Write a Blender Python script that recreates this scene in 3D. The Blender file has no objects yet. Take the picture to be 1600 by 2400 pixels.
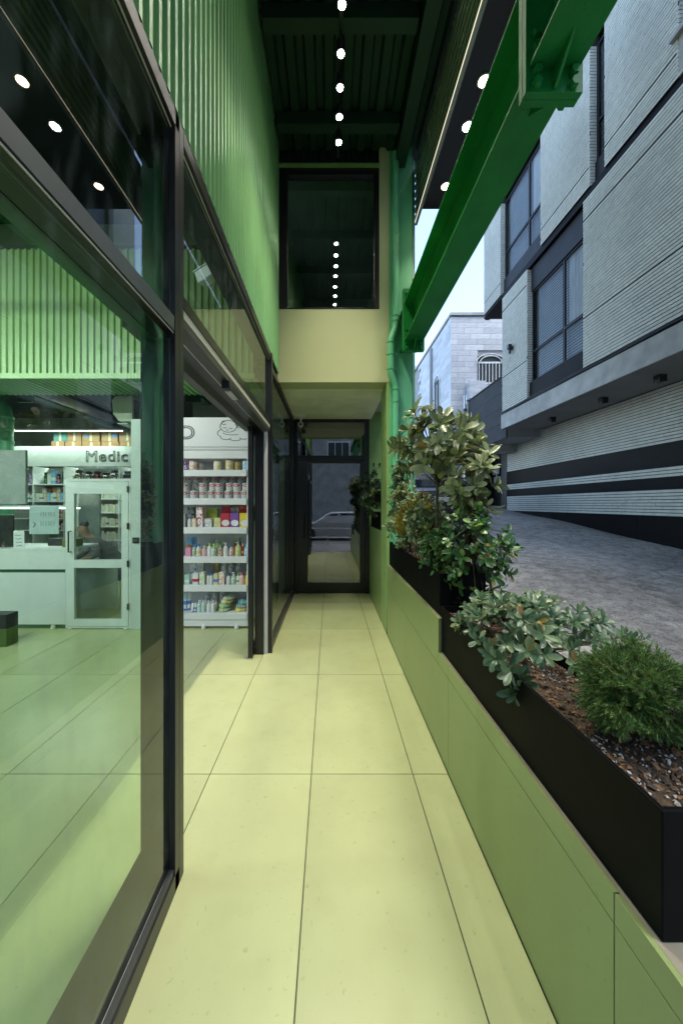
import bpy, bmesh, math, random
from mathutils import Vector, Matrix, Euler
R = math.radians
rng = random.Random(7)
S = bpy.context.scene
COL = S.collection

# ------------------------------------------------------------------ camera, sky, sun, exposure
cam_d = bpy.data.cameras.new('camera'); cam = bpy.data.objects.new('camera', cam_d); COL.objects.link(cam)
cam.location = (0, 0, 1.6); cam.rotation_euler = (R(90), 0, 0)
cam_d.sensor_fit = 'VERTICAL'; cam_d.sensor_height = 36; cam_d.sensor_width = 24
cam_d.lens = 36 * 800 / 2352; cam_d.shift_x = 26 / 2352; cam_d.shift_y = -18 / 2352
cam_d.clip_start = 0.02; cam_d.clip_end = 2000
S.camera = cam
W = bpy.data.worlds.new('World'); S.world = W; W.use_nodes = True
wn = W.node_tree.nodes; wl = W.node_tree.links
sky = wn.new('ShaderNodeTexSky'); sky.sky_type = 'NISHITA'; sky.sun_disc = False
SUN_EL, SUN_AZ = 64, 138          # azimuth from +Y towards +X
sky.sun_elevation = R(SUN_EL); sky.sun_rotation = R(SUN_AZ)
sky.air_density = 1.0; sky.dust_density = .8; sky.ozone_density = .3
wn['Background'].inputs[1].default_value = 0.15
wl.new(sky.outputs[0], wn['Background'].inputs[0])
sun_d = bpy.data.lights.new('sun', 'SUN'); sun_d.energy = .8; sun_d.angle = R(30); sun_d.color = (1, .96, .9)
sun = bpy.data.objects.new('sun', sun_d); COL.objects.link(sun)
sdir = Vector((math.sin(R(SUN_AZ)) * math.cos(R(SUN_EL)), math.cos(R(SUN_AZ)) * math.cos(R(SUN_EL)), math.sin(R(SUN_EL))))
sun.rotation_euler = sdir.to_track_quat('Z', 'Y').to_euler(); sun.location = sdir * 40
vs = S.view_settings; vs.view_transform = 'Standard'; vs.look = 'None'; vs.exposure = 2.15; vs.gamma = 1; vs.use_curve_mapping = False
S.render.engine = 'CYCLES'
cy = S.cycles; cy.use_denoising = True; cy.max_bounces = 10; cy.transparent_max_bounces = 24; cy.diffuse_bounces = 4
cy.glossy_bounces = 5; cy.caustics_reflective = False; cy.caustics_refractive = False; cy.sample_clamp_indirect = 6
try: cy.denoiser = 'OPENIMAGEDENOISE'
except Exception: pass

# ------------------------------------------------------------------ materials
MATS = {}
def M(name, col, rough=.5, metal=0., var=.12, vs_=4., bump=0., bs=60., coat=0., rnd=0., spec=.5, stretch=None, trans=0., sub=0.):
    if name in MATS: return MATS[name]
    m = bpy.data.materials.new(name); m.use_nodes = True; MATS[name] = m
    n = m.node_tree.nodes; l = m.node_tree.links; b = n['Principled BSDF']
    b.inputs['Roughness'].default_value = rough; b.inputs['Metallic'].default_value = metal
    b.inputs['Specular IOR Level'].default_value = spec
    if coat: b.inputs['Coat Weight'].default_value = coat; b.inputs['Coat Roughness'].default_value = .12
    tc = n.new('ShaderNodeTexCoord'); src = tc.outputs['Object']
    if stretch:
        mp = n.new('ShaderNodeMapping'); mp.inputs['Scale'].default_value = stretch; l.new(src, mp.inputs[0]); src = mp.outputs[0]
    nz = n.new('ShaderNodeTexNoise'); nz.inputs['Scale'].default_value = vs_; nz.inputs['Detail'].default_value = 6; l.new(src, nz.inputs['Vector'])
    hs = n.new('ShaderNodeHueSaturation'); hs.inputs['Color'].default_value = (*col, 1)
    mr = n.new('ShaderNodeMapRange'); mr.inputs[1].default_value = .25; mr.inputs[2].default_value = .75
    mr.inputs[3].default_value = 1 - var; mr.inputs[4].default_value = 1 + var; l.new(nz.outputs[0], mr.inputs[0])
    val = mr.outputs[0]
    if rnd:
        oi = n.new('ShaderNodeObjectInfo'); m2 = n.new('ShaderNodeMapRange'); m2.inputs[3].default_value = 1 - rnd; m2.inputs[4].default_value = 1 + rnd
        l.new(oi.outputs['Random'], m2.inputs[0]); mm = n.new('ShaderNodeMath'); mm.operation = 'MULTIPLY'
        l.new(val, mm.inputs[0]); l.new(m2.outputs[0], mm.inputs[1]); val = mm.outputs[0]
    l.new(val, hs.inputs['Value']); l.new(hs.outputs[0], b.inputs['Base Color'])
    rr = n.new('ShaderNodeMapRange'); rr.inputs[3].default_value = max(.02, rough * .8); rr.inputs[4].default_value = min(1, rough * 1.25)
    l.new(nz.outputs[0], rr.inputs[0]); l.new(rr.outputs[0], b.inputs['Roughness'])
    if bump:
        nb = n.new('ShaderNodeTexNoise'); nb.inputs['Scale'].default_value = bs; nb.inputs['Detail'].default_value = 5; l.new(src, nb.inputs['Vector'])
        bp = n.new('ShaderNodeBump'); bp.inputs['Strength'].default_value = min(1, bump); bp.inputs['Distance'].default_value = .01 * max(1, bump)
        l.new(nb.outputs[0], bp.inputs['Height']); l.new(bp.outputs[0], b.inputs['Normal'])
    if trans: b.inputs['Transmission Weight'].default_value = trans
    return m

def GLASS(name, tint=(.92, .97, .94), ior=1.55, dirt=.0):
    m = bpy.data.materials.new(name); m.use_nodes = True; MATS[name] = m
    n = m.node_tree.nodes; l = m.node_tree.links; n.remove(n['Principled BSDF'])
    out = n['Material Output']; tr = n.new('ShaderNodeBsdfTransparent'); tr.inputs[0].default_value = (*tint, 1)
    gl = n.new('ShaderNodeBsdfGlossy'); gl.inputs['Roughness'].default_value = .004; gl.inputs[0].default_value = (1, 1, 1, 1)
    fr = n.new('ShaderNodeFresnel'); fr.inputs[0].default_value = ior
    ge = n.new('ShaderNodeNewGeometry'); su = n.new('ShaderNodeMath'); su.operation = 'SUBTRACT'; su.inputs[0].default_value = 1
    l.new(ge.outputs['Backfacing'], su.inputs[1]); mu = n.new('ShaderNodeMath'); mu.operation = 'MULTIPLY'
    l.new(fr.outputs[0], mu.inputs[0]); l.new(su.outputs[0], mu.inputs[1])
    mx = n.new('ShaderNodeMixShader'); l.new(mu.outputs[0], mx.inputs[0]); l.new(tr.outputs[0], mx.inputs[1]); l.new(gl.outputs[0], mx.inputs[2])
    last = mx.outputs[0]
    if dirt:
        tc = n.new('ShaderNodeTexCoord'); mp = n.new('ShaderNodeMapping'); mp.inputs['Scale'].default_value = (1, 6, 1.5); l.new(tc.outputs['Object'], mp.inputs[0])
        nz = n.new('ShaderNodeTexNoise'); nz.inputs['Scale'].default_value = 3; nz.inputs['Detail'].default_value = 8; l.new(mp.outputs[0], nz.inputs['Vector'])
        mr = n.new('ShaderNodeMapRange'); mr.inputs[1].default_value = .5; mr.inputs[2].default_value = .8; mr.inputs[3].default_value = 0; mr.inputs[4].default_value = dirt
        l.new(nz.outputs[0], mr.inputs[0])
        vo = n.new('ShaderNodeTexVoronoi'); vo.inputs['Scale'].default_value = 55; l.new(tc.outputs['Object'], vo.inputs['Vector'])
        m2 = n.new('ShaderNodeMapRange'); m2.inputs[1].default_value = .09; m2.inputs[2].default_value = .05; m2.inputs[3].default_value = 0; m2.inputs[4].default_value = dirt * 1.5
        l.new(vo.outputs['Distance'], m2.inputs[0]); ad = n.new('ShaderNodeMath'); ad.operation = 'ADD'; l.new(mr.outputs[0], ad.inputs[0]); l.new(m2.outputs[0], ad.inputs[1])
        df = n.new('ShaderNodeBsdfDiffuse'); df.inputs[0].default_value = (.5, .55, .55, 1)
        m3 = n.new('ShaderNodeMixShader'); l.new(ad.outputs[0], m3.inputs[0]); l.new(last, m3.inputs[1]); l.new(df.outputs[0], m3.inputs[2]); last = m3.outputs[0]
    l.new(last, out.inputs[0])
    return m

def EMIT(name, col, st):
    m = bpy.data.materials.new(name); m.use_nodes = True; MATS[name] = m
    b = m.node_tree.nodes['Principled BSDF']; b.inputs['Base Color'].default_value = (*col, 1)
    b.inputs['Emission Color'].default_value = (*col, 1); b.inputs['Emission Strength'].default_value = st
    return m

def leafmat(name, col, col2, gloss=.35):
    m = bpy.data.materials.new(name); m.use_nodes = True; MATS[name] = m
    n = m.node_tree.nodes; l = m.node_tree.links; b = n['Principled BSDF']; out = n['Material Output']
    oi = n.new('ShaderNodeObjectInfo'); ge = n.new('ShaderNodeNewGeometry')
    ad = n.new('ShaderNodeMath'); ad.operation = 'ADD'; l.new(oi.outputs['Random'], ad.inputs[0]); l.new(ge.outputs['Random Per Island'], ad.inputs[1])
    fr = n.new('ShaderNodeMath'); fr.operation = 'FRACT'; l.new(ad.outputs[0], fr.inputs[0])
    rp = n.new('ShaderNodeValToRGB'); l.new(fr.outputs[0], rp.inputs[0])
    rp.color_ramp.elements[0].color = (*[c * .6 for c in col], 1); rp.color_ramp.elements[1].color = (*col2, 1)
    e = rp.color_ramp.elements.new(.55); e.color = (*col, 1)
    e = rp.color_ramp.elements.new(.955); e.color = (*col2, 1); e = rp.color_ramp.elements.new(.975); e.color = (max(col2[0], .30), max(col2[1], .26), .05, 1); rp.color_ramp.elements[-1].color = (.22, .12, .04, 1)
    l.new(rp.outputs[0], b.inputs['Base Color']); b.inputs['Roughness'].default_value = gloss
    tl = n.new('ShaderNodeBsdfTranslucent'); l.new(rp.outputs[0], tl.inputs[0])
    mx = n.new('ShaderNodeMixShader'); mx.inputs[0].default_value = .18; l.new(b.outputs[0], mx.inputs[1]); l.new(tl.outputs[0], mx.inputs[2]); l.new(mx.outputs[0], out.inputs[0])
    return m

BLACK = M('black_aluminium', (.012, .012, .014), .32, .0, .15, 8, spec=.5)
DGREY = M('dark_grey_aluminium', (.06, .062, .066), .4, .2, .1)
SILVER = M('silver_aluminium', (.55, .57, .58), .35, .8, .08)
CREAMT = M('cream_strip', (.5, .5, .4), .4)
RUBBER = M('white_gasket', (.6, .62, .64), .6)
TILE = M('pale_green_tile', (.585, .615, .315), .24, 0, .075, 1.1, rnd=.05, bump=.05, bs=3)
GROUT = M('dark_grout', (.05, .055, .04), .8)
PANEL = M('green_wall_panel', (.27, .345, .125), .33, 0, .06, 2.0, rnd=.03, stretch=(6, 6, .5))
COPING = M('coping_edge', (.26, .235, .17), .6, 0, .2, 12)
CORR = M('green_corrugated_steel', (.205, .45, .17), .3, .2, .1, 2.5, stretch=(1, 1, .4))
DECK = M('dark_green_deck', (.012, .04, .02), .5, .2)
BEAMG = M('green_painted_steel', (.012, .215, .045), .4, 0, .15, 3, bump=.02, bs=30, spec=.25)
BEAME = M('green_painted_column', (.14, .52, .28), .38, 0, .1, 2, coat=.1)
CREAM = M('cream_green_plaster', (.49, .515, .28), .6, 0, .06, 1.5, bump=.05, bs=40)
PLANTERM = M('black_planter_steel', (.004, .0045, .005), .55, 0, .6, 3, bump=.06, bs=14, stretch=(1, .3, 1), spec=.07)
GL = GLASS('shop_glass', (.80, .91, .83), 1.75, .08)
GLD = GLASS('door_glass', (.80, .88, .84), 2.9, .02)
GLC = GLASS('clear_glass', (.95, .97, .97), 1.5)
GLB = GLASS('street_window_glass', (.85, .88, .9), 1.28)
WHITE = M('white_lacquer', (.78, .80, .80), .35, 0, .03)
WHITE2 = M('white_panel', (.66, .70, .70), .4, 0, .04)
GREYP = M('grey_panel', (.33, .36, .36), .5)
DARKIN = M('dark_interior', (.025, .035, .035), .7)
INWALL = M('interior_wall', (.40, .43, .42), .7)
BRICK = M('pale_grey_brick', (.60, .61, .545), .75, 0, .12, 9, bump=.25, bs=90, rnd=.09)
MORTAR = M('dark_mortar', (.03, .032, .035), .9)
STONEB = M('black_stone_cladding', (.006, .006, .007), .5, 0, .4, 6, spec=.08)
CONC = M('pale_travertine', (.42, .42, .40), .7, 0, .28, 3.5, bump=.2, bs=30)
SOFF = M('grey_soffit', (.22, .22, .21), .8, 0, .2, 2)
STONEW = M('grey_white_marble', (.55, .57, .60), .5, 0, .25, 2.2, rnd=.16, stretch=(1, 1, 3))
PLAST = M('grey_plaster', (.32, .33, .34), .8)
FASC = M('dark_grey_cladding', (.03, .033, .038), .6, 0, .08, spec=.15)
INK = M('black_ink', (.01, .01, .01), .6, 0, 0)

# ------------------------------------------------------------------ helpers
class MB:
    def __init__(s): s.v = []; s.f = []
    def poly(s, pts, faces):
        o = len(s.v); s.v += [tuple(p) for p in pts]; s.f += [tuple(i + o for i in f) for f in faces]; return s
    def box(s, x0, x1, y0, y1, z0, z1):
        return s.poly([(x0, y0, z0), (x1, y0, z0), (x1, y1, z0), (x0, y1, z0), (x0, y0, z1), (x1, y0, z1), (x1, y1, z1), (x0, y1, z1)],
                      [(0, 3, 2, 1), (4, 5, 6, 7), (0, 1, 5, 4), (1, 2, 6, 5), (2, 3, 7, 6), (3, 0, 4, 7)])
    def tube(s, pts, r, n=8, caps=True):
        pts = [Vector(p) for p in pts]; rs = r if isinstance(r, (list, tuple)) else [r] * len(pts); o = len(s.v); up = None
        for i, p in enumerate(pts):
            d = (pts[min(i + 1, len(pts) - 1)] - pts[max(i - 1, 0)]).normalized()
            a = up if up is not None else (Vector((0, 0, 1)) if abs(d.z) < .9 else Vector((1, 0, 0)))
            u = (a - d * a.dot(d)).normalized(); up = u; w = d.cross(u)
            for k in range(n):
                t = 2 * math.pi * k / n; s.v.append(tuple(p + (u * math.cos(t) + w * math.sin(t)) * rs[i]))
        for i in range(len(pts) - 1):
            for k in range(n):
                a = o + i * n + k; b = o + i * n + (k + 1) % n; s.f.append((a, b, b + n, a + n))
        if caps:
            s.f.append(tuple(o + k for k in range(n))[::-1]); e = o + (len(pts) - 1) * n; s.f.append(tuple(e + k for k in range(n)))
        return s
    def lathe(s, prof, c, n=10, axis='Z'):
        o = len(s.v)
        for (r, h) in prof:
            for k in range(n):
                t = 2 * math.pi * k / n; a, b = r * math.cos(t), r * math.sin(t)
                p = (c[0] + a, c[1] + b, c[2] + h) if axis == 'Z' else ((c[0] + h, c[1] + a, c[2] + b) if axis == 'X' else (c[0] + a, c[1] + h, c[2] - b))
                s.v.append(p)
        for i in range(len(prof) - 1):
            for k in range(n):
                a = o + i * n + k; b = o + i * n + (k + 1) % n; s.f.append((a, b, b + n, a + n))
        s.f.append(tuple(o + k for k in range(n))[::-1]); e = o + (len(prof) - 1) * n; s.f.append(tuple(e + k for k in range(n)))
        return s
    def prism(s, prof, axis, a0, a1):     # prof 2D; axis 'Y': (x,z) ; 'X': (y,z) ; 'Z': (x,y)
        n = len(prof); o = len(s.v)
        for a in (a0, a1):
            for (p, q) in prof:
                s.v.append((p, a, q) if axis == 'Y' else ((a, p, q) if axis == 'X' else (p, q, a)))
        for k in range(n): s.f.append((o + k, o + (k + 1) % n, o + n + (k + 1) % n, o + n + k))
        s.f.append(tuple(o + k for k in range(n))[::-1]); s.f.append(tuple(o + n + k for k in range(n)))
        return s
    def build(s, name, mat, parent=None, smooth=False, bevel=0, fixn=True):
        me = bpy.data.meshes.new(name); me.from_pydata(s.v, [], s.f)
        if fixn:
            bm = bmesh.new(); bm.from_mesh(me); bmesh.ops.recalc_face_normals(bm, faces=bm.faces[:]); bm.to_mesh(me); bm.free()
        me.materials.append(mat)
        return link(name, me, parent, smooth, bevel)
def rootloc(p):
    while p.parent: p = p.parent
    return p.location
def link(name, me, parent=None, smooth=False, bevel=0):
    o = bpy.data.objects.new(name, me); COL.objects.link(o)
    if parent is not None:
        me.transform(Matrix.Translation(-rootloc(parent))); o.parent = parent
    if smooth:
        for p in me.polygons: p.use_smooth = True
        if smooth == 'auto':
            try: me.set_sharp_from_angle(angle=R(35))
            except Exception: pass
    if bevel:
        b = o.modifiers.new('bevel', 'BEVEL'); b.width = bevel; b.segments = 2; b.limit_method = 'ANGLE'
    return o
def tag(o, label=None, cat=None, group=None, kind=None):
    if label: o['label'] = label
    if cat: o['category'] = cat
    if group: o['group'] = group
    if kind: o['kind'] = kind
    return o
def thing(name, label, cat, loc=(0, 0, 0), group=None):
    o = bpy.data.objects.new(name, None); COL.objects.link(o); o.location = loc; o.empty_display_size = .1
    return tag(o, label, cat, group)
def struct(o): o['kind'] = 'structure'; return o
def B(name, mat, parent, *b, bevel=0):
    mb = MB()
    for q in b: mb.box(*q)
    return mb.build(name, mat, parent, bevel=bevel, fixn=False)
UC = {}
def cube(name, mat, parent, x0, x1, y0, y1, z0, z1):     # shares one unit-cube mesh per material
    if mat.name not in UC:
        me = bpy.data.meshes.new('unit_' + mat.name); mb = MB().box(-.5, .5, -.5, .5, -.5, .5); me.from_pydata(mb.v, [], mb.f); me.materials.append(mat); UC[mat.name] = me
    o = bpy.data.objects.new(name, UC[mat.name]); COL.objects.link(o)
    c = Vector(((x0 + x1) / 2, (y0 + y1) / 2, (z0 + z1) / 2))
    if parent is not None: o.parent = parent; c -= rootloc(parent)
    o.location = c; o.scale = (x1 - x0, y1 - y0, z1 - z0); return o
def copy_tree(o, parent=None):
    c = o.copy(); COL.objects.link(c)
    if parent is not None: c.parent = parent
    for ch in list(o.children): copy_tree(ch, c)
    return c
def text(name, s, size, mat, parent, loc, rot, offset=0, ext=.001, align='LEFT'):
    cu = bpy.data.curves.new(name, 'FONT'); cu.body = s; cu.size = size; cu.offset = offset; cu.extrude = ext; cu.align_x = align
    t = bpy.data.objects.new(name, cu); COL.objects.link(t)
    bpy.context.view_layer.update()
    me = bpy.data.meshes.new_from_object(t.evaluated_get(bpy.context.evaluated_depsgraph_get()))
    bpy.data.objects.remove(t); me.materials.clear(); me.materials.append(mat)
    me.transform(Matrix.Translation(loc) @ Euler(rot).to_matrix().to_4x4())
    return link(name, me, parent)
def lamp(name, kind, loc, energy, col, parent=None, **k):
    d = bpy.data.lights.new(name, kind); d.energy = energy; d.color = col
    for a, v in k.items():
        if a != 'rot': setattr(d, a, v)
    o = bpy.data.objects.new(name, d); COL.objects.link(o)
    if parent is not None: o.parent = parent; o.location = Vector(loc) - rootloc(parent)
    else: o.location = loc
    if 'rot' in k: o.rotation_euler = k['rot']
    return o
def inview(x, y, z, m=30):
    if y < .05: return False
    px = 758 + x / y * 800; py = 1158 - (z - 1.6) / y * 800
    return -m < px < 1568 + m and -m < py < 2352 + m

# ------------------------------------------------------------------ ground, alley, pavement
def zalley(y):
    k = [(-60, -.15), (-1, -.15), (2.4, .43), (5.9, .78), (11.8, 1.36), (20, 2.3), (60, 6.5)]
    for (a, za), (b, zb) in zip(k, k[1:]):
        if a <= y <= b: return za + (zb - za) * (y - a) / (b - a)
    return k[-1][1]
ASPH = M('rough_asphalt', (.40, .385, .35), .9, 0, .4, 7.0, bump=2.2, bs=55, spec=.15)
GRND = M('street_paving', (.10, .10, .10), .85, 0, .3, 1.2, bump=.4, bs=60)
mb = MB().poly([(-900, -900, -.17), (900, -900, -.17), (900, 900, -.17), (-900, 900, -.17)], [(0, 1, 2, 3)])
struct(mb.build('ground', GRND, fixn=False))
mb = MB(); nx, ys = 40, [-8 + .16 * i for i in range(320)]
for j, y in enumerate(ys):
    for i in range(nx + 1):
        x = 1.055 + (11.5 - 1.055) * i / nx
        z = zalley(y) + .02 * math.sin(x * 1.3 + y * .7) + .012 * math.sin(x * 3.1 - y * 1.9)
        e = max(0, (x - 4.6) / 1.4); z += .05 * min(1, e) * min(1, max(0, y - 2) / 4)
        mb.v.append((x, y, z))
for j in range(len(ys) - 1):
    for i in range(nx):
        a = j * (nx + 1) + i; mb.f.append((a, a + 1, a + nx + 2, a + nx + 1))
struct(mb.build('alley_road', ASPH, smooth=True, fixn=False))

def overlay(mat, parts):
    """multiply the base colour by extra pattern layers: (kind, scale, low, high, amount)"""
    n = mat.node_tree.nodes; l = mat.node_tree.links; b = n['Principled BSDF']; cur = b.inputs['Base Color'].links[0].from_socket
    tc = n.new('ShaderNodeTexCoord'); ge = n.new('ShaderNodeNewGeometry')
    for (kind, sc, lo, hi, amt) in parts:
        if kind == 'crack':
            dn = n.new('ShaderNodeTexNoise'); dn.inputs['Scale'].default_value = 2.5; l.new(ge.outputs['Position'], dn.inputs['Vector'])
            mv = n.new('ShaderNodeMix'); mv.data_type = 'VECTOR'; mv.inputs[0].default_value = .35; l.new(ge.outputs['Position'], mv.inputs[4]); l.new(dn.outputs['Color'], mv.inputs[5])
            t = n.new('ShaderNodeTexVoronoi'); t.feature = 'DISTANCE_TO_EDGE'; l.new(mv.outputs[1], t.inputs['Vector']); o = t.outputs['Distance']
        else:
            t = n.new('ShaderNodeTexNoise'); t.inputs['Detail'].default_value = 5; l.new(ge.outputs['Position'], t.inputs['Vector']); o = t.outputs[0]
        t.inputs['Scale'].default_value = sc
        mr = n.new('ShaderNodeMapRange'); mr.inputs[1].default_value = lo; mr.inputs[2].default_value = hi; mr.inputs[3].default_value = 1 - amt; mr.inputs[4].default_value = 1
        l.new(o, mr.inputs[0]); mx = n.new('ShaderNodeMix'); mx.data_type = 'RGBA'; mx.blend_type = 'MULTIPLY'; mx.inputs[0].default_value = 1
        l.new(cur, mx.inputs[6]); cb = n.new('ShaderNodeCombineColor'); [l.new(mr.outputs[0], cb.inputs[i]) for i in range(3)]; l.new(cb.outputs[0], mx.inputs[7]); cur = mx.outputs[2]
    l.new(cur, b.inputs['Base Color'])
overlay(ASPH, [('noise', .5, .35, .6, .35), ('noise', 90, .3, .6, .5), ('crack', .45, .0, .010, .35), ('noise', 22, .36, .5, .3)])
overlay(TILE, [('noise', .9, .3, .6, .10), ('noise', 38, .27, .36, .18), ('noise', 6, .3, .5, .05)])
overlay(PANEL, [('noise', 1.2, .3, .65, .14), ('noise', 30, .26, .36, .2)])
overlay(BRICK, [('noise', .7, .3, .6, .16), ('noise', 120, .3, .5, .2)])
overlay(CONC, [('noise', 1.1, .3, .6, .25)])
overlay(BEAMG, [('noise', 2.0, .35, .6, .3), ('noise', 60, .26, .36, .35)])
overlay(PLANTERM, [('noise', 6, .3, .7, .5)])

# ------------------------------------------------------------------ tiled floor of porch and shop
flo = struct(bpy.data.objects.new('floor', None)); COL.objects.link(flo)
B('grout_bed', GROUT, flo, (-8.2, .698, .86, 8.6, -.16, -.005))
gx = [-.111 + .6 * k for k in range(-14, 3)]; gx[-1] = .698
gx[0] = -8.2
gy = [.86, 2.065, 3.27, 4.465, 5.66, 6.86, 8.06]
for i in range(len(gx) - 1):
    for j in range(len(gy) - 1):
        cube('tile', TILE, flo, gx[i] + .0025, min(gx[i + 1], .698) - .0025, gy[j] + .0025, gy[j + 1] - .0025, -.02, 0)

# ------------------------------------------------------------------ parapet with panels
par = thing('parapet_wall', 'low stepped green panelled wall carrying the black planters', 'wall', (.85, .86, 0))
segs = [(.30, 2.26, .64), (2.26, 4.27, .86), (4.80, 6.22, 1.22)]
for (a, b, h) in segs: B('core', COPING, par, (.714, 1.05, a + .002, b - .002, -.15, h - .004))
vj = [.30, .86, 2.067, 3.27, 4.27]
def panel(y0, y1, z0, z1): B('panel', PANEL, par, (.70, .7135, y0 + .0018, y1 - .0018, z0 + .0018, z1), bevel=.0008)
for (a, b, h) in segs[:2]:
    cuts = sorted({a, b} | {v for v in vj if a < v < b})
    for c, d in zip(cuts, cuts[1:]): panel(c, d, .5635, h)
for c, d in zip(vj, vj[1:]): panel(c, d, -.002, .562)
panel(4.80, 5.66, 0, 1.22); panel(5.66, 6.22, 0, 1.22)
B('end_panel', PANEL, par, (.70, .7135, 2.256, 2.2615, .643, .861))
for (a, b, h) in segs: B('coping', COPING, par, (.7136, 1.052, a, b - .006, h - .004, h))

# ------------------------------------------------------------------ planters
SOILM = M('bark_mulch', (.07, .045, .025), .9, 0, .6, 40, bump=1.2, bs=120)
CHIP = [M('bark_chip_brown', (.18, .10, .045), .8, 0, .4, 30), M('pale_pebble', (.42, .40, .36), .7, 0, .3, 30), M('dark_chip', (.05, .035, .025), .85, 0, .4, 30)]
def planter(x0, x1, y0, y1, z0, z1, label, seed, big=True):
    t = thing('planter', label, 'planter', ((x0 + x1) / 2, (y0 + y1) / 2, z0), 'black steel planters on the stepped wall')
    w = .014
    mb = MB()
    o = [(x0, y0), (x1, y0), (x1, y1), (x0, y1)]; i = [(x0 + w, y0 + w), (x1 - w, y0 + w), (x1 - w, y1 - w), (x0 + w, y1 - w)]
    pts = [(*p, z0) for p in o] + [(*p, z1) for p in o] + [(*p, z1) for p in i] + [(*p, z0 + .02) for p in i]
    fs = [(0, 3, 2, 1), (12, 13, 14, 15)]
    for k in range(4):
        q = (k + 1) % 4; fs += [(k, q, 4 + q, 4 + k), (4 + k, 4 + q, 8 + q, 8 + k), (8 + k, 8 + q, 12 + q, 12 + k)]
    mb.poly(pts, fs).build('box', PLANTERM, t, bevel=.003)
    r = random.Random(seed); zs = z1 - .045
    B('soil', SOILM, t, (x0 + w + .001, x1 - w - .001, y0 + w + .001, y1 - w - .001, z0 + .03, zs))
    for mi, cm in enumerate(CHIP):
        mb = MB()
        for _ in range(900 if big else 250):
            c = Vector((r.uniform(x0 + w + .01, x1 - w - .01), r.uniform(y0 + w + .01, y1 - w - .01), zs + r.uniform(-.001, .008)))
            if mi == 1 and (math.sin(c.y * 9) < -.2): continue
            a = r.uniform(.003, .010) * (1.1 if mi != 1 else .7); b = a * r.uniform(.4, .9); h = r.uniform(.001, .004)
            m = Euler((r.uniform(-.5, .5), r.uniform(-.5, .5), r.uniform(0, 6.28))).to_matrix()
            pts = [c + m @ Vector(p) for p in ((-a, -b, 0), (a, -b * .7, 0), (a * .8, b, 0), (-a * .7, b * .8, 0), (0, 0, h * 2))]
            mb.poly(pts, [(0, 1, 4), (1, 2, 4), (2, 3, 4), (3, 0, 4)])
        tag(mb.build(['bark_chips', 'pebbles', 'dark_chips'][mi], cm, t, fixn=False), kind='stuff')
    return t
planter(.724, 1.03, .76, 2.30, .642, .93, 'long black steel planter with the round spruce, on the lowest wall step', 1)
planter(.724, 1.03, 2.305, 4.26, .862, 1.14, 'long black steel planter with the rubber tree, on the middle wall step', 2)
planter(.724, 1.03, 4.84, 6.16, 1.222, 1.47, 'short black steel planter in the niche beside the black door', 3, False)

# ------------------------------------------------------------------ storefront glazing on the left
sf = thing('shop_front', 'tall black framed glass shop front with an open sliding door', 'shop front', (-.70, .3, 0))
XO, XI = -.635, -.80
B('post', BLACK, sf, (XI, XO, 1.47, 1.514, 0, 3.225), (-.6595, XO, 1.43, 1.4698, 0, 3.225), bevel=.002)
B('post', BLACK, sf, (-.700, XO + .012, 3.735, 3.79, 0, 3.225), bevel=.002)
B('post_gasket', RUBBER, sf, (-.705, -.668, 3.718, 3.7345, 0, 2.44))
B('jamb', BLACK, sf, (XI, -.7055, 3.70, 3.79, 0, 2.44), bevel=.002)
B('post', BLACK, sf, (XI, XO, 6.10, 6.17, 0, 3.12), bevel=.002)
B('post', BLACK, sf, (XI, XO, .30, .36, 0, 3.225), bevel=.002)
for (a, b) in ((.361, 1.469), (3.791, 6.099)):
    sill = B('sill', BLACK, sf, (-.66, XO, a, b, .0, .075), (XI, -.672, a, b, 0, .135), bevel=.002)
    B('glazing_bead', DGREY, sill, (XO - .022, XO - .006, a, b, .0752, .10))
    B('gasket', SILVER, sill, (XO - .028, XO - .0222, a, b, .0752, .094))
for (a, b) in ((.361, 1.469), (1.5145, 3.734)):
    tr_ = B('top_rail', BLACK, sf, (XI, XO, a, b, 3.155, 3.225), bevel=.002)
    B('gasket', CREAMT, tr_, (XO - .02, XO - .016, a, b, 3.148, 3.1548))
B('top_rail', BLACK, sf, (XI, XO, 3.791, 6.099, 3.06, 3.12), bevel=.002)
# near transom
nt_ = B('transom', BLACK, sf, (-.736, XO - .010, .361, 1.469, 2.30, 2.37), bevel=.002)
B('silver_ledge', M('brushed_grey_rail', (.16, .17, .17), .4, .6), nt_, (XO - .0098, XO - .003, .361, 1.469, 2.312, 2.37))
B('grey_rail', DGREY, nt_, (-.79, -.7362, .361, 1.469, 2.298, 2.37))
B('brass_line', CREAMT, nt_, (XO - .0096, XO - .006, .361, 1.469, 2.302, 2.306))
# door header
hd = B('door_header', BLACK, sf, (XI, XO, 1.5145, 3.733, 2.448, 2.502), bevel=.002)
B('sheen_strip', CREAMT, hd, (-.70, XO - .004, 1.5145, 3.7, 2.411, 2.4478))  # cream colour stands in for light reflected on the header
B('fascia', DGREY, hd, (-.705, XO - .006, 1.5145, 3.699, 2.372, 2.4108), bevel=.002)
B('silver_line', SILVER, hd, (-.712, -.7052, 1.5145, 3.699, 2.370, 2.44))
B('track_recess', BLACK, hd, (-.82, -.7122, 1.5145, 5.6, 2.412, 2.4478))
B('inner_rail', DGREY, hd, (-.905, -.8502, 1.5145, 3.699, 2.375, 2.4478))
sn = B('motion_sensor', BLACK, hd, (XO - .04, XO + .012, 2.16, 2.42, 2.318, 2.3715), bevel=.006)
B('sensor_lens', SILVER, sn, (XO - .03, XO + .008, 2.20, 2.38, 2.311, 2.3178))
B('transom', BLACK, sf, (XI, XO, 3.791, 3.80, 2.44, 2.45))
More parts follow.
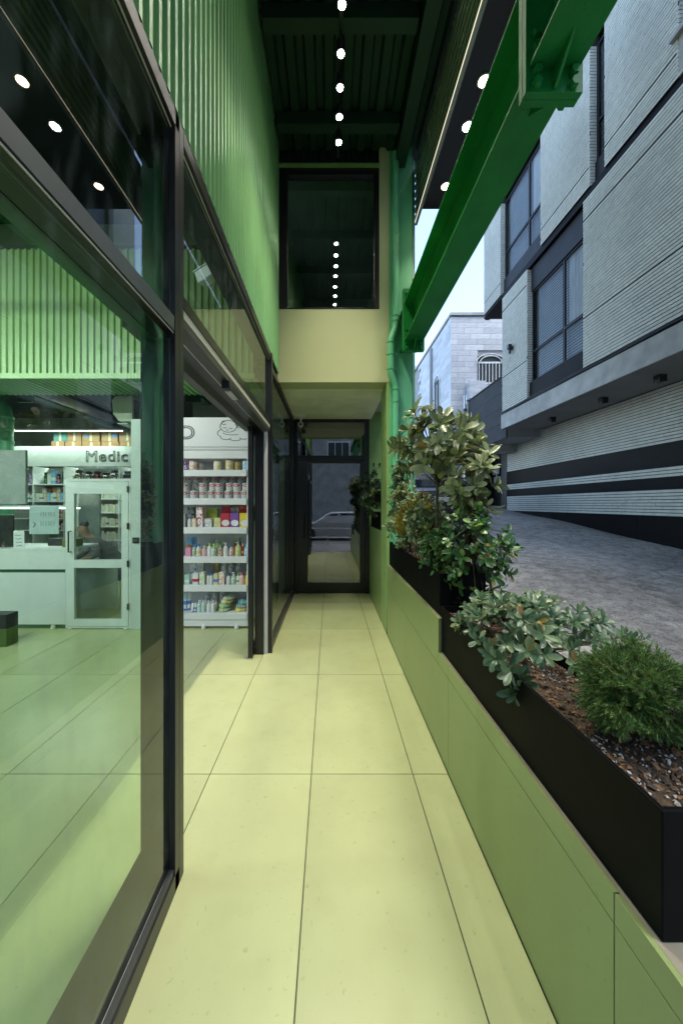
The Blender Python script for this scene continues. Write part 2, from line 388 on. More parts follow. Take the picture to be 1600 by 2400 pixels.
for nm, a, b, z0, z1 in (('pane', .361, 1.469, .075, 2.30), ('pane', .361, 1.469, 2.37, 3.155), ('pane', 1.5145, 3.733, 2.502, 3.155), ('pane', 3.791, 6.099, .10, 3.06)):
    B(nm, GL, sf, (-.668, -.660, a, b, z0, z1))
leaf = B('sliding_door', BLACK, sf, (-.845, -.80, 3.585, 3.645, .015, 2.405), (-.845, -.80, 5.4, 5.46, .015, 2.405), (-.845, -.80, 3.6455, 5.3995, .015, .09), (-.845, -.80, 3.6455, 5.3995, 2.33, 2.405))
B('pane', GLC, leaf, (-.826, -.819, 3.646, 5.399, .0905, 2.3295))
MB().lathe([(.0, 0), (.085, 0), (.085, .002), (0, .002)], (-.818, 3.76, 1.50), 24, 'X').build('green_sticker', M('green_sticker_vinyl', (.01, .35, .02), .4), leaf)
B('roller', SILVER, leaf, (-.83, -.81, 3.59, 3.63, 0.001, .0148))

# ------------------------------------------------------------------ corrugated cladding above the front
def corr_profile(a0, a1, pitch, d):
    pts = []; a = a0
    while a < a1:
        for (f, h) in ((0, 0), (.42, 0), (.55, d), (.86, d), (1.0 - 1e-4, 0)):
            if a + f * pitch <= a1: pts.append((a + f * pitch, h))
        a += pitch
    return pts
cw = thing('corrugated_wall', 'ribbed green metal wall above the glass shop front', 'wall', (-.64, .3, 3.22))
mb = MB(); P = corr_profile(.3, 4.335, .068, .016); zz = [3.226, 4.2, 5.2, 6.1]
for (y, h) in P:
    for z in zz: mb.v.append((-.648 + h, y, z))
for i in range(len(P) - 1):
    for k in range(3): a = i * 4 + k; mb.f.append((a, a + 4, a + 5, a + 1))
mb.build('ribbed_sheet', CORR, cw, fixn=False)
B('backing', DARKIN, cw, (-.80, -.6485, .3, 4.335, 3.227, 6.1))
# ------------------------------------------------------------------ bulkhead with upper window, soffit
bw = thing('bulkhead_wall', 'cream green plaster wall with a tall dark framed window over the passage', 'wall', (0, 4.5, 3.1))
B('plaster', CREAM, bw, (-.80, .735, 4.34, 4.60, 3.12, 4.03))
B('plaster_side', CREAM, bw, (.612, .735, 4.34, 4.60, 4.0302, 6.1))
B('ledge', M('ledge_green', (.18, .32, .10), .5), bw, (-.636, .611, 4.30, 4.42, 5.79, 5.815))
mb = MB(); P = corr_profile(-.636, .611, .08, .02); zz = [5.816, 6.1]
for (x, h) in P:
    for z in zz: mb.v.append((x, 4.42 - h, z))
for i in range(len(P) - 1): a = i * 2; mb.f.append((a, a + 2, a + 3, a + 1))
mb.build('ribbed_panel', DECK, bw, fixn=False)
wi = B('window_frame', BLACK, bw, (-.634, -.53, 4.335, 4.42, 4.032, 5.788), (.55, .611, 4.335, 4.42, 4.032, 5.788), (-.5298, .5498, 4.335, 4.42, 5.70, 5.788), (-.5298, .5498, 4.335, 4.42, 4.032, 4.045), bevel=.003)
B('pane', GLD, wi, (-.5298, .5498, 4.372, 4.380, 4.0452, 5.6998))
sof = struct(B('soffit', M('pale_soffit', (.82, .83, .62), .6), None, (-.80, .735, 4.602, 6.30, 3.12, 3.25)))
# room behind the upper window
rm = thing('upper_room', 'dark upstairs room behind the tall window', 'room', (0, 6, 3.26))
DG = M('dark_green_wall', (.30, .42, .36), .6)
B('back_wall', DG, rm, (-1.6, 1.0, 7.4, 7.5, 3.26, 6.0)); B('side_wall', DG, rm, (-1.7, -1.601, 4.62, 7.5, 3.26, 6.0)); B('side_wall', DG, rm, (.9, 1.0, 4.82, 7.399, 3.26, 6.0))
B('room_ceiling', DG, rm, (-1.6, .899, 4.602, 7.399, 5.95, 6.0))
B('room_floor', GREYP, rm, (-1.6, .899, 4.602, 7.399, 3.251, 3.26))
B('wall_panel', M('grey_green_door', (.07, .10, .09), .5), rm, (-1.1, -.3, 7.36, 7.399, 3.26, 5.6))
ch = thing('office_chair', 'dark office chair behind the upstairs window', 'chair', (-.35, 5.1, 3.26))
mb = MB(); pr = [(-.25, 0), (.25, 0), (.27, .35), (.24, .52), (.15, .57), (-.15, .57), (-.24, .52), (-.27, .35)]
mb.prism([(x - .33, z + 3.72) for x, z in pr], 'Y', 5.0, 5.07).build('backrest', DARKIN, ch, bevel=.02)
B('seat', DARKIN, ch, (-.57, -.10, 5.07, 5.52, 3.70, 3.78), bevel=.02); MB().tube([(-.33, 5.3, 3.28), (-.33, 5.3, 3.70)], .03).build('column', BLACK, ch)
for k in range(5):
    a = k * 2 * math.pi / 5; MB().tube([(-.33, 5.3, 3.33), (-.33 + .28 * math.cos(a), 5.3 + .28 * math.sin(a), 3.28)], .018).build('leg', BLACK, ch)

# ------------------------------------------------------------------ black end door
ed = thing('end_door', 'black framed glass door with a transom light at the passage end', 'door', (0, 6.24, 0))
Y0, Y1 = 6.22, 6.29
B('frame', BLACK, ed, (-.634, -.585, Y0, Y1, 0, 3.12), (.615, .698, Y0, Y1, 0, 3.12), (-.585, .615, Y0, Y1, 3.06, 3.12), (-.585, .615, Y0, Y1, 2.38, 2.47), bevel=.003)
dl = B('door_leaf', BLACK, ed, (-.583, -.40, Y0 + .006, Y1 - .006, .01, 2.375), (.53, .613, Y0 + .006, Y1 - .006, .01, 2.375), (-.40, .53, Y0 + .006, Y1 - .006, .01, .19), (-.40, .53, Y0 + .006, Y1 - .006, 2.33, 2.375), bevel=.003)
B('pane', GLD, dl, (-.40, .53, Y0 + .03, Y0 + .038, .19, 2.33)); B('pane', GLD, ed, (-.585, .615, Y0 + .03, Y0 + .038, 2.47, 3.06))
MB().tube([(-.46, 6.226, 1.0), (-.46, 6.17, 1.0), (-.46, 6.17, 1.45), (-.46, 6.226, 1.45)], .012).build('handle', BLACK, dl)
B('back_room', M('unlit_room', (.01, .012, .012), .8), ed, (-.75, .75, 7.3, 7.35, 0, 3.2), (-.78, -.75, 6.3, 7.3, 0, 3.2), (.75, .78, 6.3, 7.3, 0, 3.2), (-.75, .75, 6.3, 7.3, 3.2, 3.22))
ew = thing('niche_end_wall', 'narrow green wall with two black sockets beside the black door', 'wall', (.85, 6.3, 0))
B('plaster', M('green_plaster', (.17, .30, .10), .55), ew, (.6985, 1.10, 6.235, 6.40, 0, 3.25))
for k in (0, 1):
    s_ = B('socket', BLACK, ew, (.765 + k * .105, .795 + k * .105, 6.222, 6.2348, 2.30, 2.335)); B('socket_plug', BLACK, s_, (.772 + k * .105, .789 + k * .105, 6.222, 6.2348, 2.262, 2.2995))

# ------------------------------------------------------------------ green column, rain pipe, glazing strip
colm = thing('steel_column', 'tall green column at the passage end, street side', 'column', (.88, 4.5, 0))
B('shaft', BEAME, colm, (.737, 1.02, 4.33, 4.795, .0, 6.1), bevel=.004)
B('pilaster', M('green_pilaster', (.30, .45, .16), .4), colm, (.70, .7365, 4.345, 4.795, 0, 3.119))
B('glazing_profile', BLACK, colm, (1.0205, 1.045, 4.40, 4.46, .9, 6.0)); B('profile_edge', SILVER, colm, (1.0455, 1.050, 4.40, 4.43, .9, 6.0))
B('outer_strip', BEAME, colm, (1.0505, 1.085, 4.46, 4.56, .9, 6.0))
pipe = thing('drain_pipe', 'green drain pipe with clamps running up the column', 'pipe', (.79, 4.27, 0))
PX, PY = .79, 4.27
MB().tube([(PX + .01, PY, .9), (PX + .01, PY, 3.02), (PX, PY, 3.06), (PX - .045, PY - .02, 3.18), (PX - .048, PY - .02, 3.22), (PX - .048, PY - .02, 3.58), (PX - .045, PY - .02, 3.62), (PX, PY, 3.74), (PX + .01, PY, 3.80), (PX + .01, PY, 5.9)], .042, 16).build('pipe', BEAME, pipe, smooth='auto')
for z, dx in ((3.0, .01), (3.24, -.048), (3.42, -.048), (3.57, -.048), (3.84, .01), (3.90, .01), (4.9, .01), (2.85, .01)):
    c = (PX + dx, PY if dx > 0 else PY - .02, z)
    MB().lathe([(.043, 0), (.048, .002), (.048, .016), (.043, .018)], c, 16).build('clamp', BEAME, pipe, smooth='auto')
    for s_ in (-1, 1): MB().tube([(c[0] + s_ * .046, c[1], z + .009), (c[0] + s_ * .066, c[1], z + .009)], .006, 6).build('clamp_bolt', BEAME, pipe)

# ------------------------------------------------------------------ I beam with bolted splices
def ibeam_prof(x0, x1, z0, z1, tf=.014, tw=.010):
    c = (x0 + x1) / 2
    return [(x0, z0), (x1, z0), (x1, z0 + tf), (c + tw / 2, z0 + tf), (c + tw / 2, z1 - tf), (x1, z1 - tf), (x1, z1), (x0, z1), (x0, z1 - tf), (c - tw / 2, z1 - tf), (c - tw / 2, z0 + tf), (x0, z0 + tf)]
bm_ = thing('steel_beam', 'heavy bright green I beam with bolted splice plates over the planters', 'beam', (.965, 2.5, 3.48))
for (a, b) in ((-3.0, 1.50), (1.5605, 4.02), (4.0805, 4.329)):
    MB().prism(ibeam_prof(.857, 1.072, 3.48, 3.93), 'Y', a, b).build('beam_length', BEAMG, bm_, bevel=.002)
def splice(y):
    for k in (0, 1):
        y0 = y + k * .03
        pl = B('splice_plate', BEAMG, bm_, (.842, 1.088, y0, y0 + .0285, 3.375, 4.09), bevel=.002)
        for z in (3.405, 3.455, 3.56, 3.62, 3.97, 4.04):
            for x in (.885, 1.045):
                yy = y0 if k == 0 else y0 + .0285; s_ = -1 if k == 0 else 1
                if 3.47 < z < 3.88 and False: continue
                MB().lathe([(.025, 0), (.025, .004 * s_)], (x, yy, z), 12, 'Y').build('washer', BEAMG, pl)
                MB().lathe([(.020, 0), (.020, .02 * s_)], (x, yy + .004 * s_, z), 6, 'Y').build('bolt', BEAMG, pl)
    for s_, y0 in ((-1, y), (1, y + .0585)):
        MB().prism([(y0, 3.48), (y0, 3.385), (y0 + s_ * .012, 3.385), (y0 + s_ * .13, 3.4795)], 'X', .958, .970).build('gusset', BEAMG, bm_)
splice(1.501); splice(4.021)

# ------------------------------------------------------------------ ceiling, fascia, black outer soffit
ce = struct(bpy.data.objects.new('ceiling', None)); COL.objects.link(ce)
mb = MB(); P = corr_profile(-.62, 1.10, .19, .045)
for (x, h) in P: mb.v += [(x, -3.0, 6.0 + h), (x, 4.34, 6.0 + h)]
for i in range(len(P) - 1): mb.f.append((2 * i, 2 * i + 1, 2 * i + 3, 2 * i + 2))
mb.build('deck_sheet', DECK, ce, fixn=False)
B('sun_block_storeys', CREAM, ce, (-8.3, 1.16, -3.0, 8.7, 6.302, 10.5))  # unseen box added above the roof to block the sun
B('roof_slab', DARKIN, ce, (-8.3, 1.16, -3.0, 8.7, 6.102, 6.3))
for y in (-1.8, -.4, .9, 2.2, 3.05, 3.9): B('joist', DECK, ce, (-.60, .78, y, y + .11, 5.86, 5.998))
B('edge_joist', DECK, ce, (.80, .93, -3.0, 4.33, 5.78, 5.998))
fs_ = thing('canopy_fascia', 'ribbed dark green canopy edge with a glowing strip for its glint, above the beam', 'fascia', (1.12, 2, 5.2))
n_ = 7
for k in range(n_):
    z = 5.24 + k * .10
    MB().prism([(1.10, z), (1.118, z + .015), (1.118, z + .055), (1.10, z + .07), (1.10, z + .099), (1.135, z + .099), (1.135, z)], 'Y', -3.0, 4.55).build('rib', CORR if False else M('fascia_metal', (.30, .33, .27), .25, .6), fs_)
GLINTW = EMIT('edge_glint_glow', (1, .86, .66), .35)
B('edge_glint', GLINTW, fs_, (1.096, 1.0995, -3.0, 4.54, 5.247, 5.256))  # emissive strip stands in for the highlight on the metal edge
so = struct(B('outer_soffit', M('black_gloss_soffit', (.008, .009, .011), .12, 0, .3, 30), None, (1.136, 2.0, -3.0, 4.30, 5.242, 5.34)))

# ------------------------------------------------------------------ lamps in the passage
ORD = ['first', 'second', 'third', 'fourth', 'fifth', 'sixth', 'seventh', 'eighth', 'ninth', 'tenth', 'eleventh', 'twelfth']
BULB = EMIT('spot_bulb', (1, .97, .88), 25)
tr = thing('light_track', 'black suspended track carrying the row of bright spots', 'track', (.09, 2.4, 5.5))
B('rail', BLACK, tr, (.075, .105, .5, 3.95, 5.53, 5.56))
for y in (.9, 2.2, 3.5): MB().tube([(.09, y, 5.56), (.09, y, 5.99)], .004, 6).build('hanger', BLACK, tr)
for k, y in enumerate([3.66, 3.42, 3.18, 2.94, 2.65, 2.38, 2.11, 1.84]):
    L = thing('spot_lamp', 'small round spot lamp on the suspended track, ' + ORD[k] + ' from the tall window', 'lamp', (.09, y, 5.40), 'spot lamps in a row along the passage')
    MB().lathe([(.034, 0), (.036, .003), (.036, .10), (.02, .128)], (.09, y, 5.402), 16).build('housing', BLACK, L, smooth='auto')
    MB().lathe([(.0, 0), (.028, 0), (.028, .003), (0, .003)], (.09, y, 5.3985), 16).build('bulb', BULB, L)
    lamp('spot_light', 'SPOT', (.09, y, 5.392), 29 if k < 5 else 11, (1, .92, .73), L, spot_size=R(78), spot_blend=.75, shadow_soft_size=.03)
WB = [EMIT('warm_downlight', (1, .72, .38), 12), EMIT('cool_downlight', (.85, .93, 1), 12)]
for k, y in enumerate([3.98, 3.35, 2.99, 2.3, 1.6]):
    L = thing('downlight', ['warm', 'cool'][k % 2] + ' round downlight in the black outer soffit, ' + ORD[k] + ' from the green column', 'lamp', (1.32, y, 5.24), 'downlights in the black soffit')
    MB().lathe([(.056, 0), (.056, -.012), (.046, -.014), (.046, -.003)], (1.32, y, 5.2418), 20).build('rim', SILVER, L, smooth='auto')
    MB().lathe([(0, 0), (.045, 0), (.045, -.004), (0, -.004)], (1.32, y, 5.2405), 20).build('lens', WB[k % 2], L)
    lamp('down_light', 'SPOT', (1.32, y, 5.226), 15, (1, .85, .62) if k % 2 == 0 else (.9, .95, 1), L, spot_size=R(90), spot_blend=.6, shadow_soft_size=.05)

# ------------------------------------------------------------------ apartment building across the alley
XF, XR, XW = 4.86, 5.02, 6.0           # facade, recessed windows, set-back ground wall
ap = thing('apartment_building', 'pale grey brick apartment block overhanging the alley', 'building', (5.5, 6, 0))
B('upper_core', MORTAR, ap, (XR + .075, 9, -1, 9.86, 4.15, 7.5), (XR + .075, 9, -1, 11.03, 7.5, 13.8))
B('ground_core', MORTAR, ap, (XW + .012, 9, -1, 11.84, -.5, 3.72))
B('soffit', SOFF, ap, (XF + .02, XW + .02, -1, 9.88, 3.728, 3.76)); 
B('stone_band', CONC, ap, (XF - .02, XF + .02, -1, 9.88, 3.72, 4.12), (XF + .0205, 8, 9.84, 9.88, 3.72, 4.12), bevel=.004)
B('low_band', CONC, ap, (XW - .7, XW + .012, 11.2, 11.84, 3.30, 3.7), bevel=.004)
B('upper_soffit', STONEB, ap, (XF, 8, 9.87, 11.03, 7.46, 7.5))
bricks = []
BH, BL, GP, GZ = .060, .245, .006, .0135
def fill(x, axis, a0, a1, z0, z1, holes=(), out=.012, sgn=-1):
    nz_ = max(1, round((z1 - z0) / BH)); h = (z1 - z0) / nz_
    for i in range(nz_):
        za = z0 + i * h; off = (i * .37 % 1) * BL; a = a0 - off
        while a < a1 - .01:
            p, q = max(a, a0), min(a + BL, a1)
            pieces = [(p, q)]
            for (b0, b1, c0, c1) in holes:
                if za + h / 2 > c0 and za + h / 2 < c1:
                    nn = []
                    for (u, w_) in pieces:
                        if w_ <= b0 or u >= b1: nn.append((u, w_))
                        else:
                            if u < b0: nn.append((u, b0))
                            if w_ > b1: nn.append((b1, w_))
                    pieces = nn
            for (u, w_) in pieces:
                if w_ - u < .02: continue
                pr = rng.uniform(-.0015, .0015)
                if axis == 'Y': bricks.append((x + pr, x + out * 3, u, w_ - GP, za, za + h - GZ))
                else: bricks.append((u, w_ - GP, x + pr, x + .03, za, za + h - GZ))
            a += BL
lowwin = (6.71, 8.62, 4.0, 7.40); upw1 = (8.07, 9.97, 7.5, 10.4); upw2 = (6.19, 6.545, 7.5, 10.4); upw3 = (4.2, 4.88, 7.62, 10.4)
FY0 = 2.6
B('facade_backing', MORTAR, ap, *[(XF + .011, XR + .0395, a, b, z0, z1) for (a, b, z0, z1) in
   ((-1, 6.71, 4.22, 7.42), (8.62, 9.86, 4.22, 7.42), (9.97, 11.03, 7.58, 13.8), (6.545, 8.07, 7.58, 10.4), (4.88, 6.19, 7.58, 10.4), (-1, 4.2, 7.58, 10.4), (-1, 9.97, 10.4, 13.8))])
B('shadow_gap', STONEB, ap, (XF + .03, XR, -1, 9.85, 4.1202, 4.2198), (XF + .03, XR, -1, 11.02, 7.421, 7.579))
fill(XF, 'Y', FY0, 9.86, 4.22, 5.16, [lowwin]); fill(XF, 'Y', FY0, 9.86, 5.18, 7.02, [lowwin]); fill(XF, 'Y', FY0, 9.86, 7.05, 7.42, [lowwin])
fill(XF, 'Y', FY0, 11.03, 7.58, 7.93, [upw1, upw2, upw3]); fill(XF, 'Y', FY0, 11.03, 7.955, 11.2, [upw1, upw2, upw3])
for (y, z0, z1) in ((8.62, 4.25, 7.40), (9.97, 7.58, 10.2), (6.545, 7.58, 10.2), (4.88, 7.62, 10.2)):
    fill(y - .012, 'X', XF + .004, XR + .03, z0, z1)
# ground floor wall with black stripes
fill(XW, 'Y', 4.5, 11.84, 2.70, 3.72); fill(XW, 'Y', 4.5, 11.84, 2.09, 2.27); fill(XW, 'Y', 4.5, 11.84, 1.39, 1.87)
B('black_stripe', STONEB, ap, (XW + .006, XW + .0118, -1, 11.84, 2.2702, 2.6998)); B('black_stripe', STONEB, ap, (XW + .006, XW + .0118, -1, 11.84, 1.8702, 2.0898))
for k in range(7): B('plinth_slab', STONEB, ap, (XW - .012, XW + .0118, 3.0 + 1.27 * k, 4.264 + 1.27 * k, .2, 1.385))
def psize(b):
    x, y, z = b[0], (b[2] + b[3]) / 2, (b[4] + b[5]) / 2
    return (1 / (y * y)) if inview(x, y, z, 0) and 758 + x / y * 800 > 1130 else 0
bricks.sort(key=psize, reverse=True)
for b in bricks[:300]: cube('brick', BRICK, ap, *b)
mb = MB()
for b in bricks[300:]: mb.box(*b)
tag(mb.build('bricks', BRICK, ap, fixn=False), kind='stuff')
FRM = M('grey_window_frame', (.02, .022, .027), .5, 0, spec=.2)
BLIND = M('dark_room_blind', (.10, .115, .12), .6, 0, .15, 3)
CURT = M('net_curtain', (.55, .55, .53), .8, 0, .2, 5, stretch=(1, 8, .5))
def awindow(y0, y1, z0, z1, mull, rail, curt=None):
    w = B('window', FRM, ap, (XR - .03, XR + .01, y0, y0 + .05, z0, z1), (XR - .03, XR + .01, y1 - .05, y1, z0, z1), (XR - .03, XR + .01, y0 + .05, y1 - .05, z0, z0 + .05), (XR - .03, XR + .01, y0 + .05, y1 - .05, z1 - .05, z1),
          *([(XR - .03, XR + .01, mull - .03, mull + .03, z0 + .0505, z1 - .0505)] if mull else []))
    if rail: B('rail', FRM, w, (XR - .032, XR + .008, y0 + .0505, y1 - .0505, rail - .03, rail + .03))
    B('pane', GLB, w, (XR - .012, XR - .006, y0 + .05, y1 - .05, z0 + .05, z1 - .05))
    for k in range(int((z1 - z0) / .10)) if not curt else ():
        B('blind_slat', BLIND, w, (XR + .02, XR + .03, y0 + .05, y1 - .05, z0 + .06 + k * .1, z0 + .13 + k * .1))
    if curt:
        cm = MB(); nn = 40
        for i_ in range(nn + 1):
            yy = curt[0] + (curt[1] - curt[0]) * i_ / nn; xx = XR + .035 + .012 * math.sin(i_ * 1.3) + .008 * math.sin(i_ * .37)
            cm.v += [(xx, yy, rail or z0), (xx, yy, z1)]
        for i_ in range(nn): cm.f.append((2 * i_, 2 * i_ + 1, 2 * i_ + 3, 2 * i_ + 2))
        cm.build('curtain', CURT, w, smooth=True, fixn=False)
        B('blind_backing', STONEB, w, (XR + .066, XR + .072, y0 + .05, y1 - .05, z0, z1))
        sl_ = MB()
        for i_ in range(int((z1 - z0) / .06)): sl_.box(XR + .055, XR + .063, y0 + .05, y1 - .05, z0 + .02 + i_ * .06, z0 + .058 + i_ * .06)
        tag(sl_.build('blind_slats', M('grey_blind_slat', (.26, .29, .29), .6), w, fixn=False), kind='stuff')
awindow(6.71, 8.62, 4.60, 6.84, 7.45, 5.35, (6.75, 7.40)); B('lintel_panel', FRM, ap, (XR - .06, XR + .0, 6.71, 8.60, 6.8402, 7.40)); B('spandrel', STONEB, ap, (XR - .10, XR, 6.71, 8.60, 4.22, 4.5998))
awindow(8.07, 9.95, 8.0, 10.2, 8.75, 8.74, (8.1, 8.7)); B('spandrel', FRM, ap, (XR - .06, XR, 8.07, 9.95, 7.58, 7.9998))
awindow(6.19, 6.53, 8.0, 10.2, None, 8.74); B('spandrel', FRM, ap, (XR - .06, XR, 6.19, 6.53, 7.58, 7.9998))
awindow(4.2, 4.86, 8.2, 10.2, None, None); B('sill', CONC, ap, (XF - .06, XR, 4.1, 4.95, 8.13, 8.19)); B('spandrel', CONC, ap, (XF + .0, XR, 4.2, 4.86, 7.62, 8.129))
for y, z in ((8.55, 3.72), (6.95, 3.72), (5.75, 3.72)):
    L = thing('soffit_spot', 'small black unlit spot under the overhang, ' + {8.55: 'nearest the roller shutter', 6.95: 'between the two others', 5.75: 'farthest from the roller shutter'}[y], 'lamp', (5.45, y, 3.66), 'black spots under the apartment overhang')
    B('housing', BLACK, L, (5.38, 5.50, y - .06, y + .06, 3.61, 3.727), bevel=.004)
    MB().lathe([(0, 0), (.045, 0), (.045, -.01), (0, -.01)], (5.44, y, 3.609), 12).build('reflector', DGREY, L)
wl_ = thing('wall_lamp', 'small black lamp on the pale brick near the building corner', 'lamp', (XF - .06, 9.3, 5.75))
B('bracket', BLACK, wl_, (XF - .03, XF + .005, 9.26, 9.34, 5.72, 5.80)); B('head', BLACK, wl_, (XF - .13, XF - .031, 9.25, 9.35, 5.74, 5.86), bevel=.01); B('shade', BLACK, wl_, (XF - .10, XF - .05, 9.27, 9.33, 5.62, 5.739))
for k in range(2):
    pts = [(XF - .03, -1 + .5 * i, 4.155 + .03 * k + .012 * math.sin(i * 1.7 + k)) for i in range(23)]
    tag(MB().tube(pts, .011, 6).build('wall_cable', INK), 'black cable running above the stone band' + (', upper one of the pair' if k else ', lower one of the pair'), 'cable', 'cables along the facade')

# ------------------------------------------------------------------ neighbours up the alley
nb = thing('garage_building', 'neighbour with dark grey cladding over an unlit garage', 'building', (6, 12, 1))
B('roof_block', PLAST, nb, (5.06, 9, 9.95, 13.2, 3.52, 5.30))
for k in range(4):
    for j in range(2): B('cladding_panel', FASC, nb, (5.02, 5.055, 9.95 + j * 1.36, 11.305 + j * 1.36, 3.50 + k * .455, 3.95 + k * .455))
B('cap', FASC, nb, (5.0, 5.2, 9.95, 12.68, 5.322, 5.36))
B('dark_opening', M('opening_black', (.008, .008, .009), .7), nb, (6.2, 6.25, 11.9, 16, 1.0, 3.5), (5.1, 9, 13.2, 13.3, 1.0, 3.5))  # near-black sheets painted in for the shade of the garage opening
for k in range(26): B('shutter_slat', DGREY, nb, (6.0, 6.03, 11.86, 12.25, 1.30 + k * .085, 1.38 + k * .085))
B('notice_sign', PLAST, nb, (6.1, 6.12, 12.6, 13.1, 2.7, 2.95)); B('notice_sign', PLAST, nb, (6.1, 6.12, 12.5, 13.0, 2.4, 2.6))
pl = thing('lamp_pole', 'thin grey pole at the end of the dark grey cladding', 'pole', (4.95, 12.8, 1.4))
MB().tube([(4.95, 12.8, 1.4), (4.95, 12.8, 5.6)], .05, 10).build('shaft', SILVER, pl, smooth='auto'); MB().lathe([(.07, 0), (.07, .1)], (4.95, 12.8, 5.0), 10).build('collar', DGREY, pl); B('bracket', DGREY, pl, (4.951, 5.3, 12.78, 12.82, 5.38, 5.42))
sh = thing('stone_house', 'two storey house clad in grey white marble with a barred arched window', 'building', (7, 16, 1.8))
B('core', PLAST, sh, (5.06, 9.4, 14.54, 22, 1.0, 9.45)); B('roof_coping', CONC, sh, (4.98, 9.5, 14.44, 22, 9.4502, 9.56))
ch_ = .232
for i in range(19):
    z = 5.0 + i * ch_; a = 5.02 - (i % 3) * .27
    while a < 9.3:
        p, q = max(a, 5.02), min(a + .82, 9.4)
        if not (q > 6.15 and p < 7.2 and 6.6 < z + .1 < 7.9): cube('stone_tile', STONEW, sh, p, q - .008, 14.5, 14.54 + rng.uniform(0, .004), z, z + ch_ - .008)
        elif p < 6.13: cube('stone_tile', STONEW, sh, p, 6.13, 14.5, 14.54, z, z + ch_ - .008)
        a += .82
    a = 14.5 - (i % 3) * .3
    while a < 19:
        p, q = max(a, 14.545), min(a + .9, 21)
        if q - p > .05: cube('stone_tile', STONEW, sh, 5.02 + rng.uniform(0, .004), 5.059, p, q - .008, z, z + ch_ - .008)
        a += .9
wv = B('window_recess', DARKIN, sh, (6.14, 7.2, 14.49, 14.5395, 6.62, 7.75)); WFR = M('white_window_paint', (.7, .72, .74), .5)
for k in range(8): B('window_bar', WFR, wv, (6.16 + k * .14, 6.185 + k * .14, 14.455, 14.47, 6.62, 7.5))
B('window_rail', WFR, wv, (6.14, 7.2, 14.472, 14.489, 7.45, 7.52), (6.14, 7.2, 14.472, 14.489, 6.6, 6.66))
for rr_ in (.60, .45):
    MB().tube([(6.67 + rr_ * 1.0 * math.cos(t), 14.46, 7.48 + rr_ * .62 * math.sin(t)) for t in [math.pi * k / 14 for k in range(15)]], .02, 6).build('window_arch', WFR, wv)
B('balcony_wall', STONEW, sh, (5.65, 6.3, 14.1, 14.49, 5.9, 6.6))
w2 = B('side_window', WFR, sh, (4.99, 5.0195, 15.9, 15.96, 5.4, 7.2), (4.99, 5.0195, 16.74, 16.8, 5.4, 7.2), (4.99, 5.0195, 16.32, 16.38, 5.4, 7.2), (4.99, 5.0195, 15.961, 16.739, 5.4, 5.46))
MB().tube([(5.0, 16.35 + .43 * math.cos(t), 7.2 + .4 * math.sin(t)) for t in [math.pi * k / 12 for k in range(13)]], .03, 6).build('side_arch', WFR, w2); B('side_glass', DARKIN, w2, (5.005, 5.0195, 15.961, 16.739, 5.4605, 7.4))
MB().tube([(4.96, 17.2, 2), (4.96, 17.2, 9.3)], .06, 8).build('downpipe', PLAST, sh)
fh = thing('far_house', 'narrow pale house standing higher up the alley', 'building', (5.4, 22.5, 2.4))
B('wall', PLAST, fh, (5.0, 9, 22.2, 26, 2, 10.2)); B('coping', CONC, fh, (4.9, 9.1, 22.1, 26.1, 10.2002, 10.4))
f2 = thing('alley_end_house', 'pale rendered house closing the alley behind the trees', 'building', (2, 34, 3))
B('wall', PLAST, f2, (-3, 4.6, 34, 40, 3, 8.0)); B('parapet', CONC, f2, (-3.1, 4.7, 33.9, 40.1, 8.0002, 8.2))
for k in range(3):
    w = B('window', WFR, f2, (-2 + k * 2.1, -.8 + k * 2.1, 33.93, 33.995, 5.6, 6.9)); B('pane', DARKIN, w, (-1.93 + k * 2.1, -.87 + k * 2.1, 33.9, 33.9295, 5.67, 6.83))

